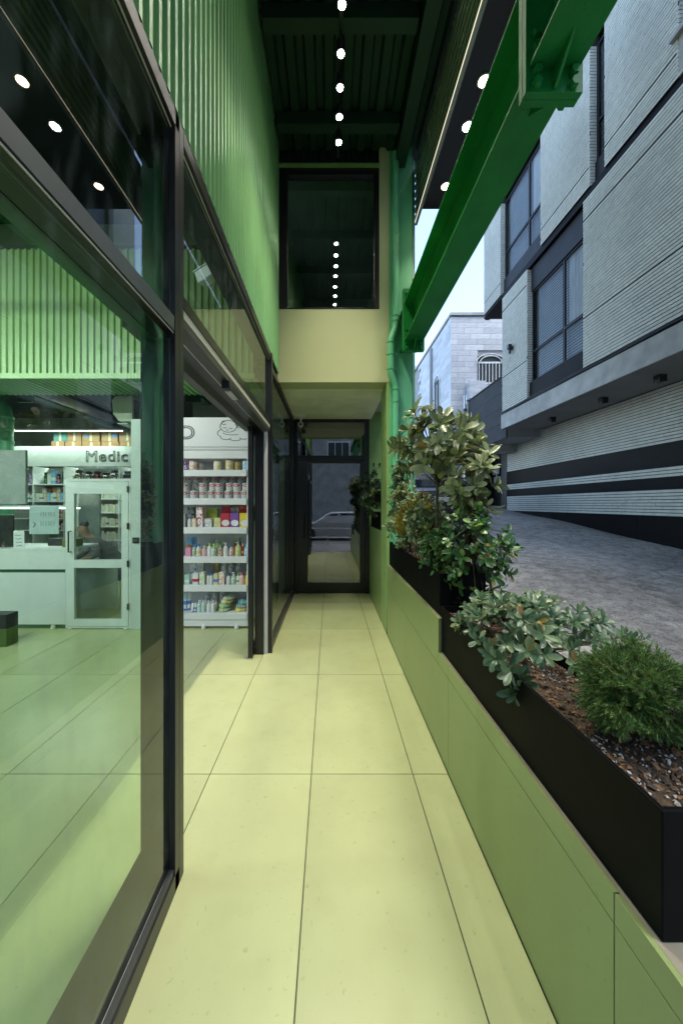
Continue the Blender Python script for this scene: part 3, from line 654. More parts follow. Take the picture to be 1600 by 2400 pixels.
# ------------------------------------------------------------------ cars
def car(name, label, loc, rz, paint, plate=None):
    t = thing(name, label, 'car', loc)
    Lc, Wd = 4.3, 1.66; kids = []
    side = [(-2.15, .42), (-2.12, .30), (-1.9, .22), (1.95, .22), (2.12, .32), (2.15, .55), (2.05, .72), (1.1, .86), (.55, 1.22), (.25, 1.36), (-1.0, 1.38), (-1.35, 1.30), (-1.75, .95), (-2.08, .90), (-2.14, .75)]
    mb = MB(); rows = [(-1, 1.0), (-.92, 1.02), (.92, 1.02), (1, 1.0)]
    for (s_, k) in rows:
        for (x, z) in side:
            tuck = .82 if z > 1.0 else 1.0
            mb.v.append((x * (1 if abs(s_) < 1 else .985), s_ * Wd / 2 * (tuck if abs(s_) == 1 else tuck), z if abs(s_) < 1 else z - .02 * (z > .8)))
    n = len(side)
    for r_ in range(3):
        for k in range(n): a = r_ * n + k; b = r_ * n + (k + 1) % n; mb.f.append((a, b, b + n, a + n))
    mb.f.append(tuple(range(n))); mb.f.append(tuple(3 * n + k for k in range(n))[::-1])
    def add(nm, m_, mat, parent, **kw):
        o = m_.build(nm, mat, None, **kw); o.parent = parent; return o
    body = add('body', mb, paint, t, bevel=.03)
    G_ = M('dark_car_glass', (.01, .012, .015), .06)
    for s_ in (-1, 1):
        y = s_ * Wd / 2 * .845
        add('side_window', MB().poly([(.95, y * 1.12, .88), (.42, y, 1.25), (-.1, y, 1.30), (-.1, y * 1.12, .90)], [(0, 1, 2, 3)]), G_, t); add('side_window', MB().poly([(-.18, y * 1.12, .90), (-.18, y, 1.30), (-1.0, y, 1.31), (-1.45, y * 1.12, .94)], [(0, 1, 2, 3)]), G_, t)
        add('headlight', MB().box(2.06, 2.13, s_ * .55 - .14, s_ * .55 + .14, .55, .68), SILVER, t, bevel=.02)
        add('taillight', MB().box(-2.145, -2.06, s_ * .62 - .14, s_ * .62 + .14, .68, .84), M('red_taillight', (.35, .01, .01), .2), t, bevel=.015)
        add('mirror', MB().box(.62, .74, s_ * .86 - .07, s_ * .86 + .07, .90, 1.0), paint, t, bevel=.02)
        for x in (-1.3, 1.32):
            yw = s_ * (Wd / 2 - .08)
            ty = add('tyre', MB().lathe([(.18, -.09), (.29, -.09), (.31, -.05), (.31, .05), (.29, .09), (.18, .09)], (x, yw, .31), 20, 'Y'), M('tyre_rubber', (.02, .02, .02), .8), t)
            add('rim', MB().lathe([(.02, -.088), (.18, -.08), (.18, .08), (.02, .088)], (x, yw, .31), 16, 'Y'), SILVER, ty)
    add('rear_window', MB().poly([(-1.37, -.6, 1.27), (-1.37, .6, 1.27), (-1.755, .68, .965), (-1.755, -.68, .965)], [(0, 1, 2, 3)]), G_, t)
    add('windscreen', MB().poly([(.58, -.6, 1.215), (.58, .6, 1.215), (1.12, .7, .87), (1.12, -.7, .87)], [(0, 1, 2, 3)]), G_, t)
    add('bumper', MB().box(-2.2, -2.1, -.8, .8, .30, .46), M('bumper_plastic', (.02, .02, .02), .6), t, bevel=.03); add('bumper', MB().box(2.08, 2.2, -.8, .8, .28, .44), M('bumper_plastic', (.02, .02, .02), .6), t, bevel=.03)
    if plate:
        p_ = add('number_plate', MB().box(-2.175, -2.155, -.26, .26, .60, .715), WHITE, t)
        tx = text('plate_digits', plate, .11, INK, None, (-2.1765, .235, .62), (R(90), 0, R(-90))); tx.parent = p_
    t.rotation_euler = (0, 0, rz); return t
DARKCAR = M('black_car_paint', (.012, .013, .016), .25, 0, .1, coat=.6); LIGHTCAR = M('silver_white_car_paint', (.6, .62, .65), .3, .1, .05, coat=.5)
dc = car('parked_car', 'dark saloon car parked uphill in the alley with a white number plate', (2.95, 11.2, zalley(11.2) - .02), R(90), DARKCAR, '۷۸۵۸۷')
dc.rotation_euler = Euler((0, -math.atan(.098), R(90)))
car('parked_car', 'silver white saloon car parked across the street from the shop', (.3, -5.4, -.165), R(180), LIGHTCAR)

# ------------------------------------------------------------------ across the street behind the viewpoint
ob = thing('opposite_building', 'grey stone house across the main street with a white window', 'building', (0, -13, -.17))
B('wall', M('rough_grey_stone', (.28, .28, .27), .85, 0, .35, 2, bump=.6, bs=12), ob, (-14, 14, -16, -12, -.17, 12))
for k in range(5):
    w = B('window', WFR, ob, (-4.2 + k * 4.0, -2.6 + k * 4.0, -11.998, -11.93, 4.7, 6.0)); 
    for q in range(3): B('pane', DARKIN, w, (-4.13 + k * 4 + q * .5, -3.68 + k * 4 + q * .5, -11.9295, -11.92, 4.78, 5.92))
rl = thing('street_railing', 'low grey tube railing along the pavement edge', 'railing', (0, -1.5, -.17))
for z in (.25, .62): MB().tube([(-2.2, -1.5, z), (1.9, -1.5, z)], .022, 8).build('rail', SILVER, rl)
for x in (-2.2, -1.15, -.1, .9, 1.9): MB().tube([(x, -1.5, -.17), (x, -1.5, .66)], .026, 8).build('post', SILVER, rl)
struct(B('pavement', M('paving_slabs', (.24, .24, .24), .8, 0, .2, 3), None, (-9, 1.04, -1.8, .855, -.166, -.03)))

# ------------------------------------------------------------------ plants
def leaf_mesh(name, L, w, mat, curl=.25, fold=.16, seg=5):
    v = []; f = []
    TS = [(0, .10), (.22, .48), (.48, .86), (.72, 1.0), (.90, .74), (1.0, .22)] if seg > 3 else [(0, .12), (.4, .85), (.78, .95), (1, .2)]
    seg = len(TS) - 1
    for i in range(seg + 1):
        t, q_ = TS[i]; ww = w * q_; z = -curl * L * t * t + .05 * L * math.sin(t * 6 + curl * 20)
        v += [(-ww / 2, L * t, z + fold * ww), (0, L * t, z), (ww / 2, L * t, z + fold * ww)]
    for i in range(seg):
        a = i * 3; f += [(a, a + 1, a + 4, a + 3), (a + 1, a + 2, a + 5, a + 4)]
    me = bpy.data.meshes.new(name); me.from_pydata(v, [], f); me.materials.append(mat)
    for p in me.polygons: p.use_smooth = True
    return me
class Plant:
    def __init__(s, name, label, cat, base, group=None): s.t = thing(name, label, cat, base, group); s.b = Vector(base); s.leaves = []; s.st = MB()
    def whorl(s, c, d, n, spread, r, sc=1.0):
        c = Vector(c); d = Vector(d).normalized(); q = d.to_track_quat('Z', 'Y').to_matrix(); ph = r.uniform(0, 6.28)
        for k in range(n):
            a = ph + k * 2.4 + r.uniform(-.2, .2); tl = spread * (.55 + .6 * (k / n)) + r.uniform(-.15, .15)
            m = q @ Matrix.Rotation(a, 3, 'Z') @ Matrix.Rotation(R(90) - tl, 3, 'X') @ Matrix.Rotation(r.uniform(-.3, .3), 3, 'Y')
            z = sc * r.uniform(.75, 1.15)
            s.leaves.append((Matrix.Translation(c - d * .004 * k) @ m.to_4x4() @ Matrix.Diagonal((z, z, z, 1)), r.randrange(3)))
    def finish(s, meshes, stem_mat, limit=300, name='leaf'):
        if s.st.v: s.st.build('stems', stem_mat, s.t, smooth=True)
        cam_ = Vector((0, 0, 1.6)); s.leaves.sort(key=lambda e: (e[0].translation - cam_).length)
        T = Matrix.Translation(-s.b)
        for (m, k) in s.leaves[:limit]:
            o = bpy.data.objects.new(name, meshes[k]); COL.objects.link(o); o.parent = s.t; o.matrix_local = T @ m
        rest = s.leaves[limit:]
        if rest:
            v = []; f = []
            for (m, k) in rest:
                o_ = len(v); me = meshes[k]; v += [tuple(T @ m @ p.co) for p in me.vertices]; f += [tuple(i + o_ for i in p.vertices) for p in me.polygons]
            me = bpy.data.meshes.new('foliage'); me.from_pydata(v, [], f); me.materials.append(meshes[0].materials[0])
            for p in me.polygons: p.use_smooth = True
            o = bpy.data.objects.new('foliage', me); COL.objects.link(o); o.parent = s.t; o['kind'] = 'stuff'
STEM = M('brown_stem', (.12, .085, .05), .8, 0, .3, 30, bump=.3, bs=80); GSTEM = M('green_brown_stem', (.07, .065, .03), .7, 0, .2, 20)
LP_ = leafmat('pittosporum_leaf', (.07, .14, .06), (.19, .26, .13), .32); LF = leafmat('rubber_leaf', (.17, .23, .09), (.44, .46, .27), .28)
LR = leafmat('shrub_leaf', (.04, .13, .03), (.15, .26, .07), .3); LV = leafmat('variegated_leaf', (.12, .20, .07), (.45, .48, .28), .45); LD_ = leafmat('dark_leaf', (.018, .05, .02), (.05, .10, .03), .4)
NEED = leafmat('spruce_needle', (.06, .15, .035), (.20, .30, .06), .5); THUJ = leafmat('golden_thuja', (.24, .22, .03), (.36, .33, .05), .6)
def lset(nm, L, w, mat, **k): return [leaf_mesh(nm, L, w, mat, curl=c, **k) for c in (.12, .28, .42)]
def branchy(p, r, base, tips, r0, bend=.3):
    base = Vector(base)
    for (e, s_) in tips:
        e = Vector(e); m = base.lerp(e, .5) + Vector((r.uniform(-.03, .03), r.uniform(-.03, .03), -bend * .1))
        p.st.tube([base, m, e], [r0 * s_, r0 * s_ * .75, r0 * s_ * .45], 6)
# pittosporum, spreading over the near planter
r = random.Random(11); p = Plant('pittosporum_shrub', 'spreading shrub with leathery whorled leaves over the long near planter', 'shrub', (.88, 1.72, .885))
tips = []
for k in range(105):
    y = r.uniform(1.36, 2.14); x = .90 + r.uniform(-.19, .30); u = 1 - ((y - 1.72) / .5) ** 2
    z = .95 + .17 * max(0, u) * r.uniform(.3, 1.05) - max(0, .80 - x) * .9
    if x < .76: z = min(z, .93)
    tips.append(Vector((x, y, z)))
tips += [Vector((1.32, 1.56, 1.02)), Vector((1.40, 1.55, 1.0)), Vector((1.24, 1.60, 1.06)), Vector((.74, 1.33, .90)), Vector((.72, 1.36, .86)), Vector((.76, 1.40, .90))]
for e in tips:
    d = (e - Vector((.88, 1.72, .72))); d.x -= .15; d.y -= .25; p.whorl(e, d, r.randint(7, 10), 1.15, r)
branchy(p, r, (.88, 1.72, .87), [((.80, 1.9, .99), 1), ((.95, 1.6, 1.0), 1), ((.85, 1.5, .98), 1), ((1.0, 1.85, 1.02), 1), ((1.3, 1.57, 1.0), .8), ((.77, 1.38, .89), .8)], .012)
for e in tips[::2]: branchy(p, r, Vector((.88, 1.72, .95)).lerp(e, .4), [(e, .4)], .008)
p.finish(lset('leaf', .057, .025, LP_), STEM)
# rubber tree
def ficus(nm, label, base, top, ctr, rad, nw, seed, sc=1.0, lm=None, cat='tree', limit=300, name='leaf', nl=(6, 9), spread=1.1):
    r = random.Random(seed); p = Plant(nm, label, cat, base); b = Vector(base); t = Vector(top); c = Vector(ctr)
    mid = b.lerp(t, .5) + Vector((r.uniform(-.02, .02), r.uniform(-.02, .02), 0))
    p.st.tube([b - Vector((0, 0, .03)), mid, t], [.013 * sc, .011 * sc, .008 * sc], 8)
    for k in range(nw):
        while True:
            q = Vector((r.uniform(-1, 1), r.uniform(-1, 1), r.uniform(-1, 1)))
            if .25 < q.length < 1: break
        e = c + Vector((q.x * rad[0], q.y * rad[1], q.z * rad[2]))
        d = (e - c) * 1.0; d.z += .10; d.x -= .06; d.y -= .05
        p.whorl(e, d, r.randint(*nl), spread, r)
        s0 = b.lerp(t, r.uniform(.55, 1)); p.st.tube([s0, s0.lerp(e, .5) + Vector((0, 0, -.015)), e], [.005 * sc, .004 * sc, .0025 * sc], 5)
    p.finish(lm, GSTEM, limit, name); return p
LFs = lset('leaf', .105, .046, LF); LRs = lset('leaf', .060, .033, LR); LVs = lset('leaf', .040, .021, LV, seg=3); LDs = lset('leaf', .055, .03, LD_, seg=3)
ficus('rubber_tree', 'young rubber tree with big pale glossy leaves, tallest plant in the planters', (.86, 2.76, 1.095), (.86, 2.76, 2.15), (.82, 2.76, 2.10), (.34, .28, .27), 66, 21, 1.1, LFs)
ficus('rubber_tree', 'smaller rubber tree leaning to the street beside the tallest one', (1.0, 2.45, 1.095), (1.02, 2.45, 1.85), (1.02, 2.47, 1.80), (.17, .16, .28), 30, 22, .9, LFs)
ficus('leafy_shrub', 'dense dark green shrub spilling over the step between the two long planters', (.93, 2.42, 1.095), (.98, 2.40, 1.5), (.98, 2.36, 1.24), (.27, .22, .36), 135, 23, .9, LRs, 'shrub', nl=(5, 8))
ficus('leafy_shrub', 'low green shrub with round leaves at the foot of the rubber tree', (.85, 2.75, 1.095), (.86, 2.75, 1.3), (.85, 2.70, 1.24), (.15, .22, .17), 60, 24, .7, LRs, 'shrub', nl=(5, 8))
ficus('leafy_shrub', 'pale green bushy shrub between the golden thuja and the tall rubber tree', (.84, 3.04, 1.095), (.84, 3.04, 1.5), (.83, 3.02, 1.48), (.17, .16, .27), 70, 29, .7, lset('leaf', .06, .032, LV), 'shrub', 120, nl=(5, 8))
ficus('variegated_shrub', 'narrow upright shrub with small pale edged leaves against the green column', (.79, 4.0, 1.095), (.79, 4.0, 2.1), (.80, 3.95, 1.74), (.13, .13, .46), 170, 25, .7, LVs, 'shrub', 40, nl=(6, 9))
ficus('variegated_shrub', 'broad shrub with small pale edged leaves behind the golden thuja', (.85, 3.72, 1.095), (.86, 3.72, 1.6), (.82, 3.72, 1.45), (.25, .22, .40), 190, 26, .7, LVs, 'shrub', 40, nl=(6, 9))
ficus('niche_shrub', 'dark leafy shrub leaning into the passage from the niche planter', (.86, 5.4, 1.43), (.75, 5.3, 1.8), (.64, 5.25, 1.75), (.22, .35, .36), 110, 27, .9, LDs, 'shrub', 60, nl=(5, 8))
# golden thuja: sprays of scale foliage
r = random.Random(31); tb = (.85, 3.36, 1.095); tj = thing('golden_thuja', 'round golden yellow conifer bush in the middle planter', 'shrub', tb)
mb = MB(); sm = MB()
for k in range(620):
    th = r.uniform(0, 6.28); ph = math.acos(r.uniform(-.55, 1)); rad = r.uniform(.55, 1) ** .5
    d = Vector((math.sin(ph) * math.cos(th), math.sin(ph) * math.sin(th), math.cos(ph)))
    c = Vector((.85, 3.36, 1.39)) + Vector((d.x * .20, d.y * .22, d.z * .20)) * rad
    g = (d * .6 + Vector((r.uniform(-.3, .3), r.uniform(-.3, .3), .8))).normalized(); s1 = g.cross(Vector((r.uniform(-1, 1), r.uniform(-1, 1), .1))).normalized()
    for j in range(7):
        o_ = c + g * (.009 * j); L = .026 - .002 * j
        for s_ in (-1, 1):
            e = o_ + s1 * s_ * L + g * L * .8; w = g.cross(s1) * .0035
            mb.poly([o_ - g * .003, e + w, e + g * .006, o_ + g * .004], [(0, 1, 2, 3)])
tag(mb.build('foliage', THUJ, tj, fixn=False), kind='stuff')
for k in range(16): sm.tube([(.85 + r.uniform(-.03, .03), 3.36 + r.uniform(-.03, .03), 1.06), (.85 + r.uniform(-.13, .13), 3.36 + r.uniform(-.13, .13), 1.36)], [.005, .002], 5)
sm.build('stems', STEM, tj)
# dwarf spruce
r = random.Random(41); sb = (.89, 1.06, .885); sp = thing('dwarf_spruce', 'round dwarf spruce bush with fine green needles in the near planter', 'shrub', sb)
mb = MB(); sm = MB(); C0 = Vector((.915, 1.045, 1.035))
sm.tube([(.89, 1.06, .87), (.89, 1.06, 1.10)], [.012, .006], 8)
clumps = []
for k in range(52):
    th = k * 2.399; cz = 1 - 1.75 * (k + .5) / 52; sx = math.sqrt(max(0, 1 - cz * cz)); clumps.append((Vector((sx * math.cos(th), sx * math.sin(th), cz)), r.uniform(.66, 1.14)))
for k in range(2800):
    cd, cr_ = clumps[k % 52]
    d = (cd + Vector((r.gauss(0, .16), r.gauss(0, .16), r.gauss(0, .13)))).normalized(); rad = cr_ * r.uniform(.72, 1.0)
    c = C0 + Vector((d.x * .150, d.y * .155, d.z * .130)) * rad
    g = (d + Vector((r.uniform(-.5, .5), r.uniform(-.5, .5), r.uniform(-.5, .25)))).normalized(); a = g.orthogonal().normalized(); b_ = g.cross(a); TL = r.uniform(.018, .034)
    for j in range(20):
        t_ = j / 19; an = j * 2.4; out = (a * math.cos(an) + b_ * math.sin(an)); o_ = c + g * TL * (t_ - .3)
        dr = (out * (1 - .6 * t_) + g * (.55 + .8 * t_)).normalized(); L = r.uniform(.010, .016); w = dr.cross(out + g * .3).normalized() * .0011
        mb.poly([o_ - w, o_ + w, o_ + dr * L + w * .3, o_ + dr * L - w * .3], [(0, 1, 2, 3)])
    if k % 4 == 0: sm.tube([C0.lerp(c, .35), c], [.0025, .0012], 4)
tag(mb.build('needles', NEED, sp, fixn=False), kind='stuff'); sm.build('branches', STEM, sp)

# ------------------------------------------------------------------ shop shell
SHW = M('shop_back_wall', (.30, .33, .32), .7); SDK = M('shop_dark_ceiling', (.02, .035, .035), .6)
struct(B('shop_back_wall', SHW, None, (-8.2, -2.44, 8.1, 8.2, 0, 3.6))); struct(B('shop_side_wall', SHW, None, (-8.3, -8.2, .86, 8.2, 0, 6.1)))
struct(B('shop_inner_wall', SHW, None, (-2.44, -.80, 6.2, 6.28, 0, 3.6), (-2.44, -2.38, 6.281, 8.1, 0, 3.6), (-.86, -.80, 6.281, 8.1, 0, 3.6)))
struct(B('shop_ceiling', SDK, None, (-8.2, -.84, 4.52, 8.1, 3.6, 3.7)))
INB = M('interior_green_beam', (.05, .13, .08), .5)
for k, (x, z) in enumerate(((-4.9, 3.36), (-2.2, 3.36))):
    q = thing('ceiling_beam', 'green steel beam under the dark shop ceiling, ' + ('over the counter' if k == 0 else 'over the baby care shelves'), 'beam', (x, 6, z), 'beams under the shop ceiling')
    MB().prism(ibeam_prof(x - .08, x + .08, z, z + .2), 'Y', 4.55, 8.05).build('beam_length', INB, q); B('hanger_plate', INB, q, (x - .12, x + .12, 5.6, 5.63, z - .12, z - .001))
q = thing('air_duct', 'dark round duct under the shop ceiling', 'duct', (-4.2, 6, 3.2)); MB().tube([(-4.2, 4.7, 3.3), (-4.2, 8.0, 3.3)], .13, 16).build('duct', DGREY, q, smooth='auto')
for y in (5.2, 6.4, 7.4): MB().lathe([(.131, 0), (.138, .01), (.138, .03), (.131, .04)], (-4.2, y, 3.3), 16, 'Y').build('band', DGREY, q)
q = thing('vertical_pipe', 'fat green pipe standing beside the grey partition', 'pipe', (-5.1, 5.5, 0))
MB().tube([(-5.1, 5.5, 0), (-5.1, 5.5, 2.95), (-5.13, 5.5, 3.1), (-5.3, 5.5, 3.35), (-5.6, 5.5, 3.5)], .085, 16).build('pipe', BEAME, q, smooth='auto')
for z in (2.55, 2.75, 2.95): MB().lathe([(.086, 0), (.095, .01), (.095, .04), (.086, .05)], (-5.1, 5.5, z), 16).build('joint', BEAME, q, smooth='auto')
# mezzanine
mz = thing('mezzanine', 'ribbed green metal mezzanine front inside the shop', 'mezzanine', (-3, 4.2, 3.03))
mb = MB(); P = corr_profile(-8.1, -.84, .075, .018)
for (x, h) in P: mb.v += [(x, 3.9 - h, 3.06), (x, 3.9 - h, 4.45)]
for i in range(len(P) - 1): mb.f.append((2 * i, 2 * i + 2, 2 * i + 3, 2 * i + 1))
MZC = M('mezzanine_green_steel', (.24, .36, .16), .4, .1, .1, 2.5)
mb.build('ribbed_front', MZC, mz, fixn=False)
B('bottom_trim', MZC, mz, (-8.1, -.84, 3.876, 3.91, 3.0, 3.0598)); B('top_trim', DGREY, mz, (-8.1, -.84, 3.87, 3.92, 4.4502, 4.48))
mb = MB(); P = corr_profile(-8.1, -.84, .075, .018)
for (x, h) in P: mb.v += [(x, 3.911, 3.03 - h), (x, 4.52, 3.03 - h)]
for i in range(len(P) - 1): mb.f.append((2 * i, 2 * i + 1, 2 * i + 3, 2 * i + 2))
mb.build('ribbed_underside', CORR, mz, fixn=False)
B('slab', DGREY, mz, (-8.1, -.84, 3.921, 4.6, 3.06, 3.14)); B('rear_wall', M('mezzanine_wall', (.22, .30, .18), .7), mz, (-8.1, -.84, 5.6, 5.65, 3.701, 6.1))
bx_ = tag(B('storage_box', DARKIN, None, (-4.0, -3.4, 4.1, 4.4, 3.1402, 4.62), bevel=.01), 'dark crate standing behind the mezzanine rail', 'crate')
# front glazing of the shop to the street
fg = thing('street_glazing', 'black framed glazing of the shop towards the main street', 'shop front', (-4.4, .33, 0))
for x in (-8.2, -6.4, -4.6, -2.8): B('post', BLACK, fg, (x, x + .08, .30, .38, 0, 3.2))
for k, x in enumerate((-8.12, -6.32, -4.52, -2.72)): B('pane', GLC, fg, (x, x + 1.72 if k < 3 else -.776, .335, .343, .08, 3.1))
B('sill', BLACK, fg, (-8.12, -.776, .30, .38, 0, .0798)); B('head_rail', BLACK, fg, (-8.12, -.776, .30, .38, 3.1002, 3.2)); B('upper_wall', SHW, fg, (-8.2, -.801, .30, .38, 3.2002, 6.1))

# ------------------------------------------------------------------ shop lamps
LEDL = EMIT('led_tube', (.93, 1, .98), 1.6)
def linear(name, label, x0, x1, y, z, power, hang=None, w=.03, grp=None, aim=0):
    L = thing(name, label, 'lamp', ((x0 + x1) / 2, y, z), grp)
    B('housing', WHITE, L, (x0, x1, y - w / 2, y + w / 2, z, z + .03)); B('diffuser', LEDL, L, (x0 + .005, x1 - .005, y - w / 2 + .002, y + w / 2 - .002, z - .012, z - .0002))
    if hang:
        for x in (x0 + .2, x1 - .2): MB().tube([(x, y, z + .03), (x, y, hang)], .004, 6).build('hanger', BLACK, L)
    lamp('line_light', 'AREA', ((x0 + x1) / 2, y, z - .02), power, (.93, 1, .97), L, shape='RECTANGLE', size=x1 - x0 - .02, size_y=w, rot=(R(aim), 0, 0))
for k, y in enumerate((1.3, 2.1)):
    linear('added_line_lamp', 'added pendant line lamp out of view, brightening the tall shop space, ' + ('by the street glazing' if k == 0 else 'by the mezzanine front'), -6.2, -2.4 - k * .3, y, 3.7, 23, 6.1, .07, 'added pendant line lamps', 60)  # lamps added out of view to light the shop interior
linear('shelf_lamp', 'white line lamp above the lettered medicine shelf', -5.95, -3.75, 6.30, 2.93, 5, 3.6, .04)
linear('counter_lamp', 'white tube lamp above the pharmacy counter', -4.9, -3.39, 4.72, 1.55, .8, None, .045)
linear('added_store_lamp', 'added white line lamp hidden behind the lettered header, brightening the medicine store', -5.6, -3.3, 7.0, 2.5, 5, 3.6, .05)  # added lamp, hidden by the header board, lights the store shelves

# ------------------------------------------------------------------ baby care shelf unit
SX0, SX1, SY = -2.41, -1.05, 4.49
su_ = thing('shelf_unit', 'tall white shelf unit of baby products with a sleeping baby drawing', 'shelf', (-1.73, 4.7, 0))
B('side_panel', WHITE, su_, (SX1 - .02, SX1, SY - .004, SY + .42, .03, 2.30)); B('side_panel', WHITE, su_, (SX0, SX0 + .02, SY - .004, SY + .42, .03, 2.30)); B('back_panel', WHITE2, su_, (SX0 + .0205, SX1 - .0205, SY + .40, SY + .42, .03, 2.30))
hb = B('header_board', WHITE, su_, (SX0 - .01, SX1 + .01, SY - .035, SY + .0, 2.335, 2.71), bevel=.003)
B('header_step', WHITE2, su_, (SX0, SX1, SY - .02, SY + .42, 2.30, 2.334)); B('header_rail', WHITE, su_, (SX0 + .021, SX1 - .021, SY - .002, SY + .40, 2.19, 2.2998))
TOPS = [2.04, 1.675, 1.305, .928, .56, .20]
for z in TOPS:
    s_ = B('shelf', WHITE, su_, (SX0 + .021, SX1 - .021, SY + .002, SY + .399, z - .03, z - .002)); B('price_lip', WHITE, s_, (SX0 + .021, SX1 - .021, SY - .022, SY + .0015, z - .082, z), bevel=.002)
B('plinth', WHITE, su_, (SX0 + .021, SX1 - .021, SY - .01, SY + .3, .03, .112))
for x in (SX0 + .15, -1.62, SX1 - .15): MB().lathe([(.022, 0), (.03, .008), (.026, .03), (.015, .05)], (x, SY - .02, 0.0), 10).build('foot', WHITE, su_, smooth='auto')
def outline_text(nm, st, size, parent, x, y, z, align, r_=.006):
    cu = bpy.data.curves.new(nm, 'FONT'); cu.body = st; cu.size = size; cu.fill_mode = 'NONE'; cu.bevel_depth = r_; cu.bevel_resolution = 1; cu.align_x = align; cu.space_character = 1.08
    t = bpy.data.objects.new(nm, cu); COL.objects.link(t); bpy.context.view_layer.update()
    me = bpy.data.meshes.new_from_object(t.evaluated_get(bpy.context.evaluated_depsgraph_get())); bpy.data.objects.remove(t)
    me.materials.clear(); me.materials.append(INK); me.transform(Matrix.Translation((x, y, z)) @ Euler((R(90), 0, 0)).to_matrix().to_4x4() @ Matrix.Diagonal((1.12, 1, 1, 1))); link(nm, me, parent)
outline_text('lettering', 'LD', .24, hb, -1.725, SY - .036, 2.435, 'RIGHT')
def line(pts, r=.0035): return MB().tube([(x, SY - .037, z) for x, z in pts], r, 5)
def arc(cx, cz, rx, rz, a0, a1, n=14): return [(cx + rx * math.cos(R(a0 + (a1 - a0) * i / n)), cz + rz * math.sin(R(a0 + (a1 - a0) * i / n))) for i in range(n + 1)]
bx0, bz0 = -1.30, 2.60
for nm, pts in (('head', arc(bx0 + .0, bz0 - .005, .105, .075, 0, 360, 24)), ('eye', arc(bx0 - .045, bz0 - .015, .022, .012, 190, 350, 6)), ('eye', arc(bx0 + .03, bz0 - .025, .022, .012, 190, 350, 6)), ('mouth', arc(bx0 - .015, bz0 - .045, .015, .01, 200, 340, 6)),
    ('curl', arc(bx0 - .055, bz0 + .04, .03, .025, 60, 330, 10)), ('ear', arc(bx0 + .105, bz0 + .0, .02, .022, -80, 150, 8)), ('back', arc(bx0 + .19, bz0 - .04, .1, .07, 20, 150, 10)), ('blanket', arc(bx0 + .17, bz0 - .07, .07, .05, 0, 120, 8)), ('foot', arc(bx0 + .25, bz0 - .06, .03, .025, 0, 270, 8)),
    ('cloud', arc(bx0 - .07, bz0 - .09, .07, .045, 100, 250, 8) + arc(bx0 - .03, bz0 - .135, .075, .04, 190, 330, 8) + arc(bx0 + .09, bz0 - .155, .075, .035, 190, 340, 8) + arc(bx0 + .20, bz0 - .13, .065, .04, 210, 360, 8) + arc(bx0 + .25, bz0 - .09, .04, .035, -60, 80, 6)),
    ('cloud_line', arc(bx0 + .06, bz0 - .085, .13, .03, 180, 300, 8))):
    line([(x, z) for x, z in pts if x < SX1 - .0]).build('baby_drawing_' + nm, INK, hb)

# ------------------------------------------------------------------ goods on the shelves
PAL = {'white': (.75, .77, .76), 'pink': (.72, .30, .45), 'pale pink': (.75, .48, .52), 'blue': (.10, .25, .60), 'sky blue': (.22, .48, .75), 'pale blue': (.50, .70, .80), 'yellow': (.80, .62, .06), 'cream': (.72, .66, .42), 'green': (.12, .42, .12), 'lime': (.42, .60, .10), 'red': (.50, .03, .05), 'orange': (.75, .28, .05), 'amber': (.38, .13, .02), 'purple': (.20, .07, .35), 'teal': (.05, .24, .22), 'grey': (.34, .36, .36), 'silver': (.55, .57, .56), 'black': (.015, .015, .018), 'brown': (.25, .12, .05), 'mint': (.40, .68, .58), 'cardboard': (.36, .20, .09), 'gold': (.45, .33, .10)}
def pm(c): return M('goods_' + c.replace(' ', '_'), PAL[c], .4, 0, .06, 12)
def printed(c, c2, kind):
    nm = f'print_{c}_{c2}_{kind}'
    if nm in MATS: return MATS[nm]
    m = M(nm, PAL[c], .4, 0, .05, 12); n = m.node_tree.nodes; l = m.node_tree.links; b = n['Principled BSDF']
    tc = n.new('ShaderNodeTexCoord'); old = b.inputs['Base Color'].links[0].from_socket; mx = n.new('ShaderNodeMix'); mx.data_type = 'RGBA'; l.new(old, mx.inputs[6]); mx.inputs[7].default_value = (*PAL[c2], 1)
    sp_ = n.new('ShaderNodeSeparateXYZ'); l.new(tc.outputs['Generated'], sp_.inputs[0])
    def mth(op, a, b_):
        q_ = n.new('ShaderNodeMath'); q_.operation = op
        for i_, v_ in enumerate((a, b_)):
            if isinstance(v_, (int, float)): q_.inputs[i_].default_value = v_
            else: l.new(v_, q_.inputs[i_])
        return q_.outputs[0]
    x_, z_ = sp_.outputs[0], sp_.outputs[2]
    if kind == 'oval':
        dx = mth('MULTIPLY', mth('SUBTRACT', x_, .5), 2.6); dz = mth('MULTIPLY', mth('SUBTRACT', z_, .7), 5.5); d = mth('ADD', mth('MULTIPLY', dx, dx), mth('MULTIPLY', dz, dz)); f = mth('MULTIPLY', mth('LESS_THAN', d, 1.0), mth('GREATER_THAN', d, .28))
    elif kind == 'band': f = mth('MULTIPLY', mth('GREATER_THAN', z_, .25), mth('LESS_THAN', z_, .5))
    elif kind == 'bowl':
        dx = mth('MULTIPLY', mth('SUBTRACT', x_, .55), 2.3); dz = mth('MULTIPLY', mth('SUBTRACT', z_, .3), 4.5); f = mth('LESS_THAN', mth('ADD', mth('MULTIPLY', dx, dx), mth('MULTIPLY', dz, dz)), 1.0)
    else:
        nz = n.new('ShaderNodeTexNoise'); nz.inputs['Scale'].default_value = 6; l.new(tc.outputs['Generated'], nz.inputs['Vector']); f = mth('GREATER_THAN', nz.outputs[0], .54)
    l.new(f, mx.inputs[0]); l.new(mx.outputs[2], b.inputs['Base Color']); return m
GM = {}
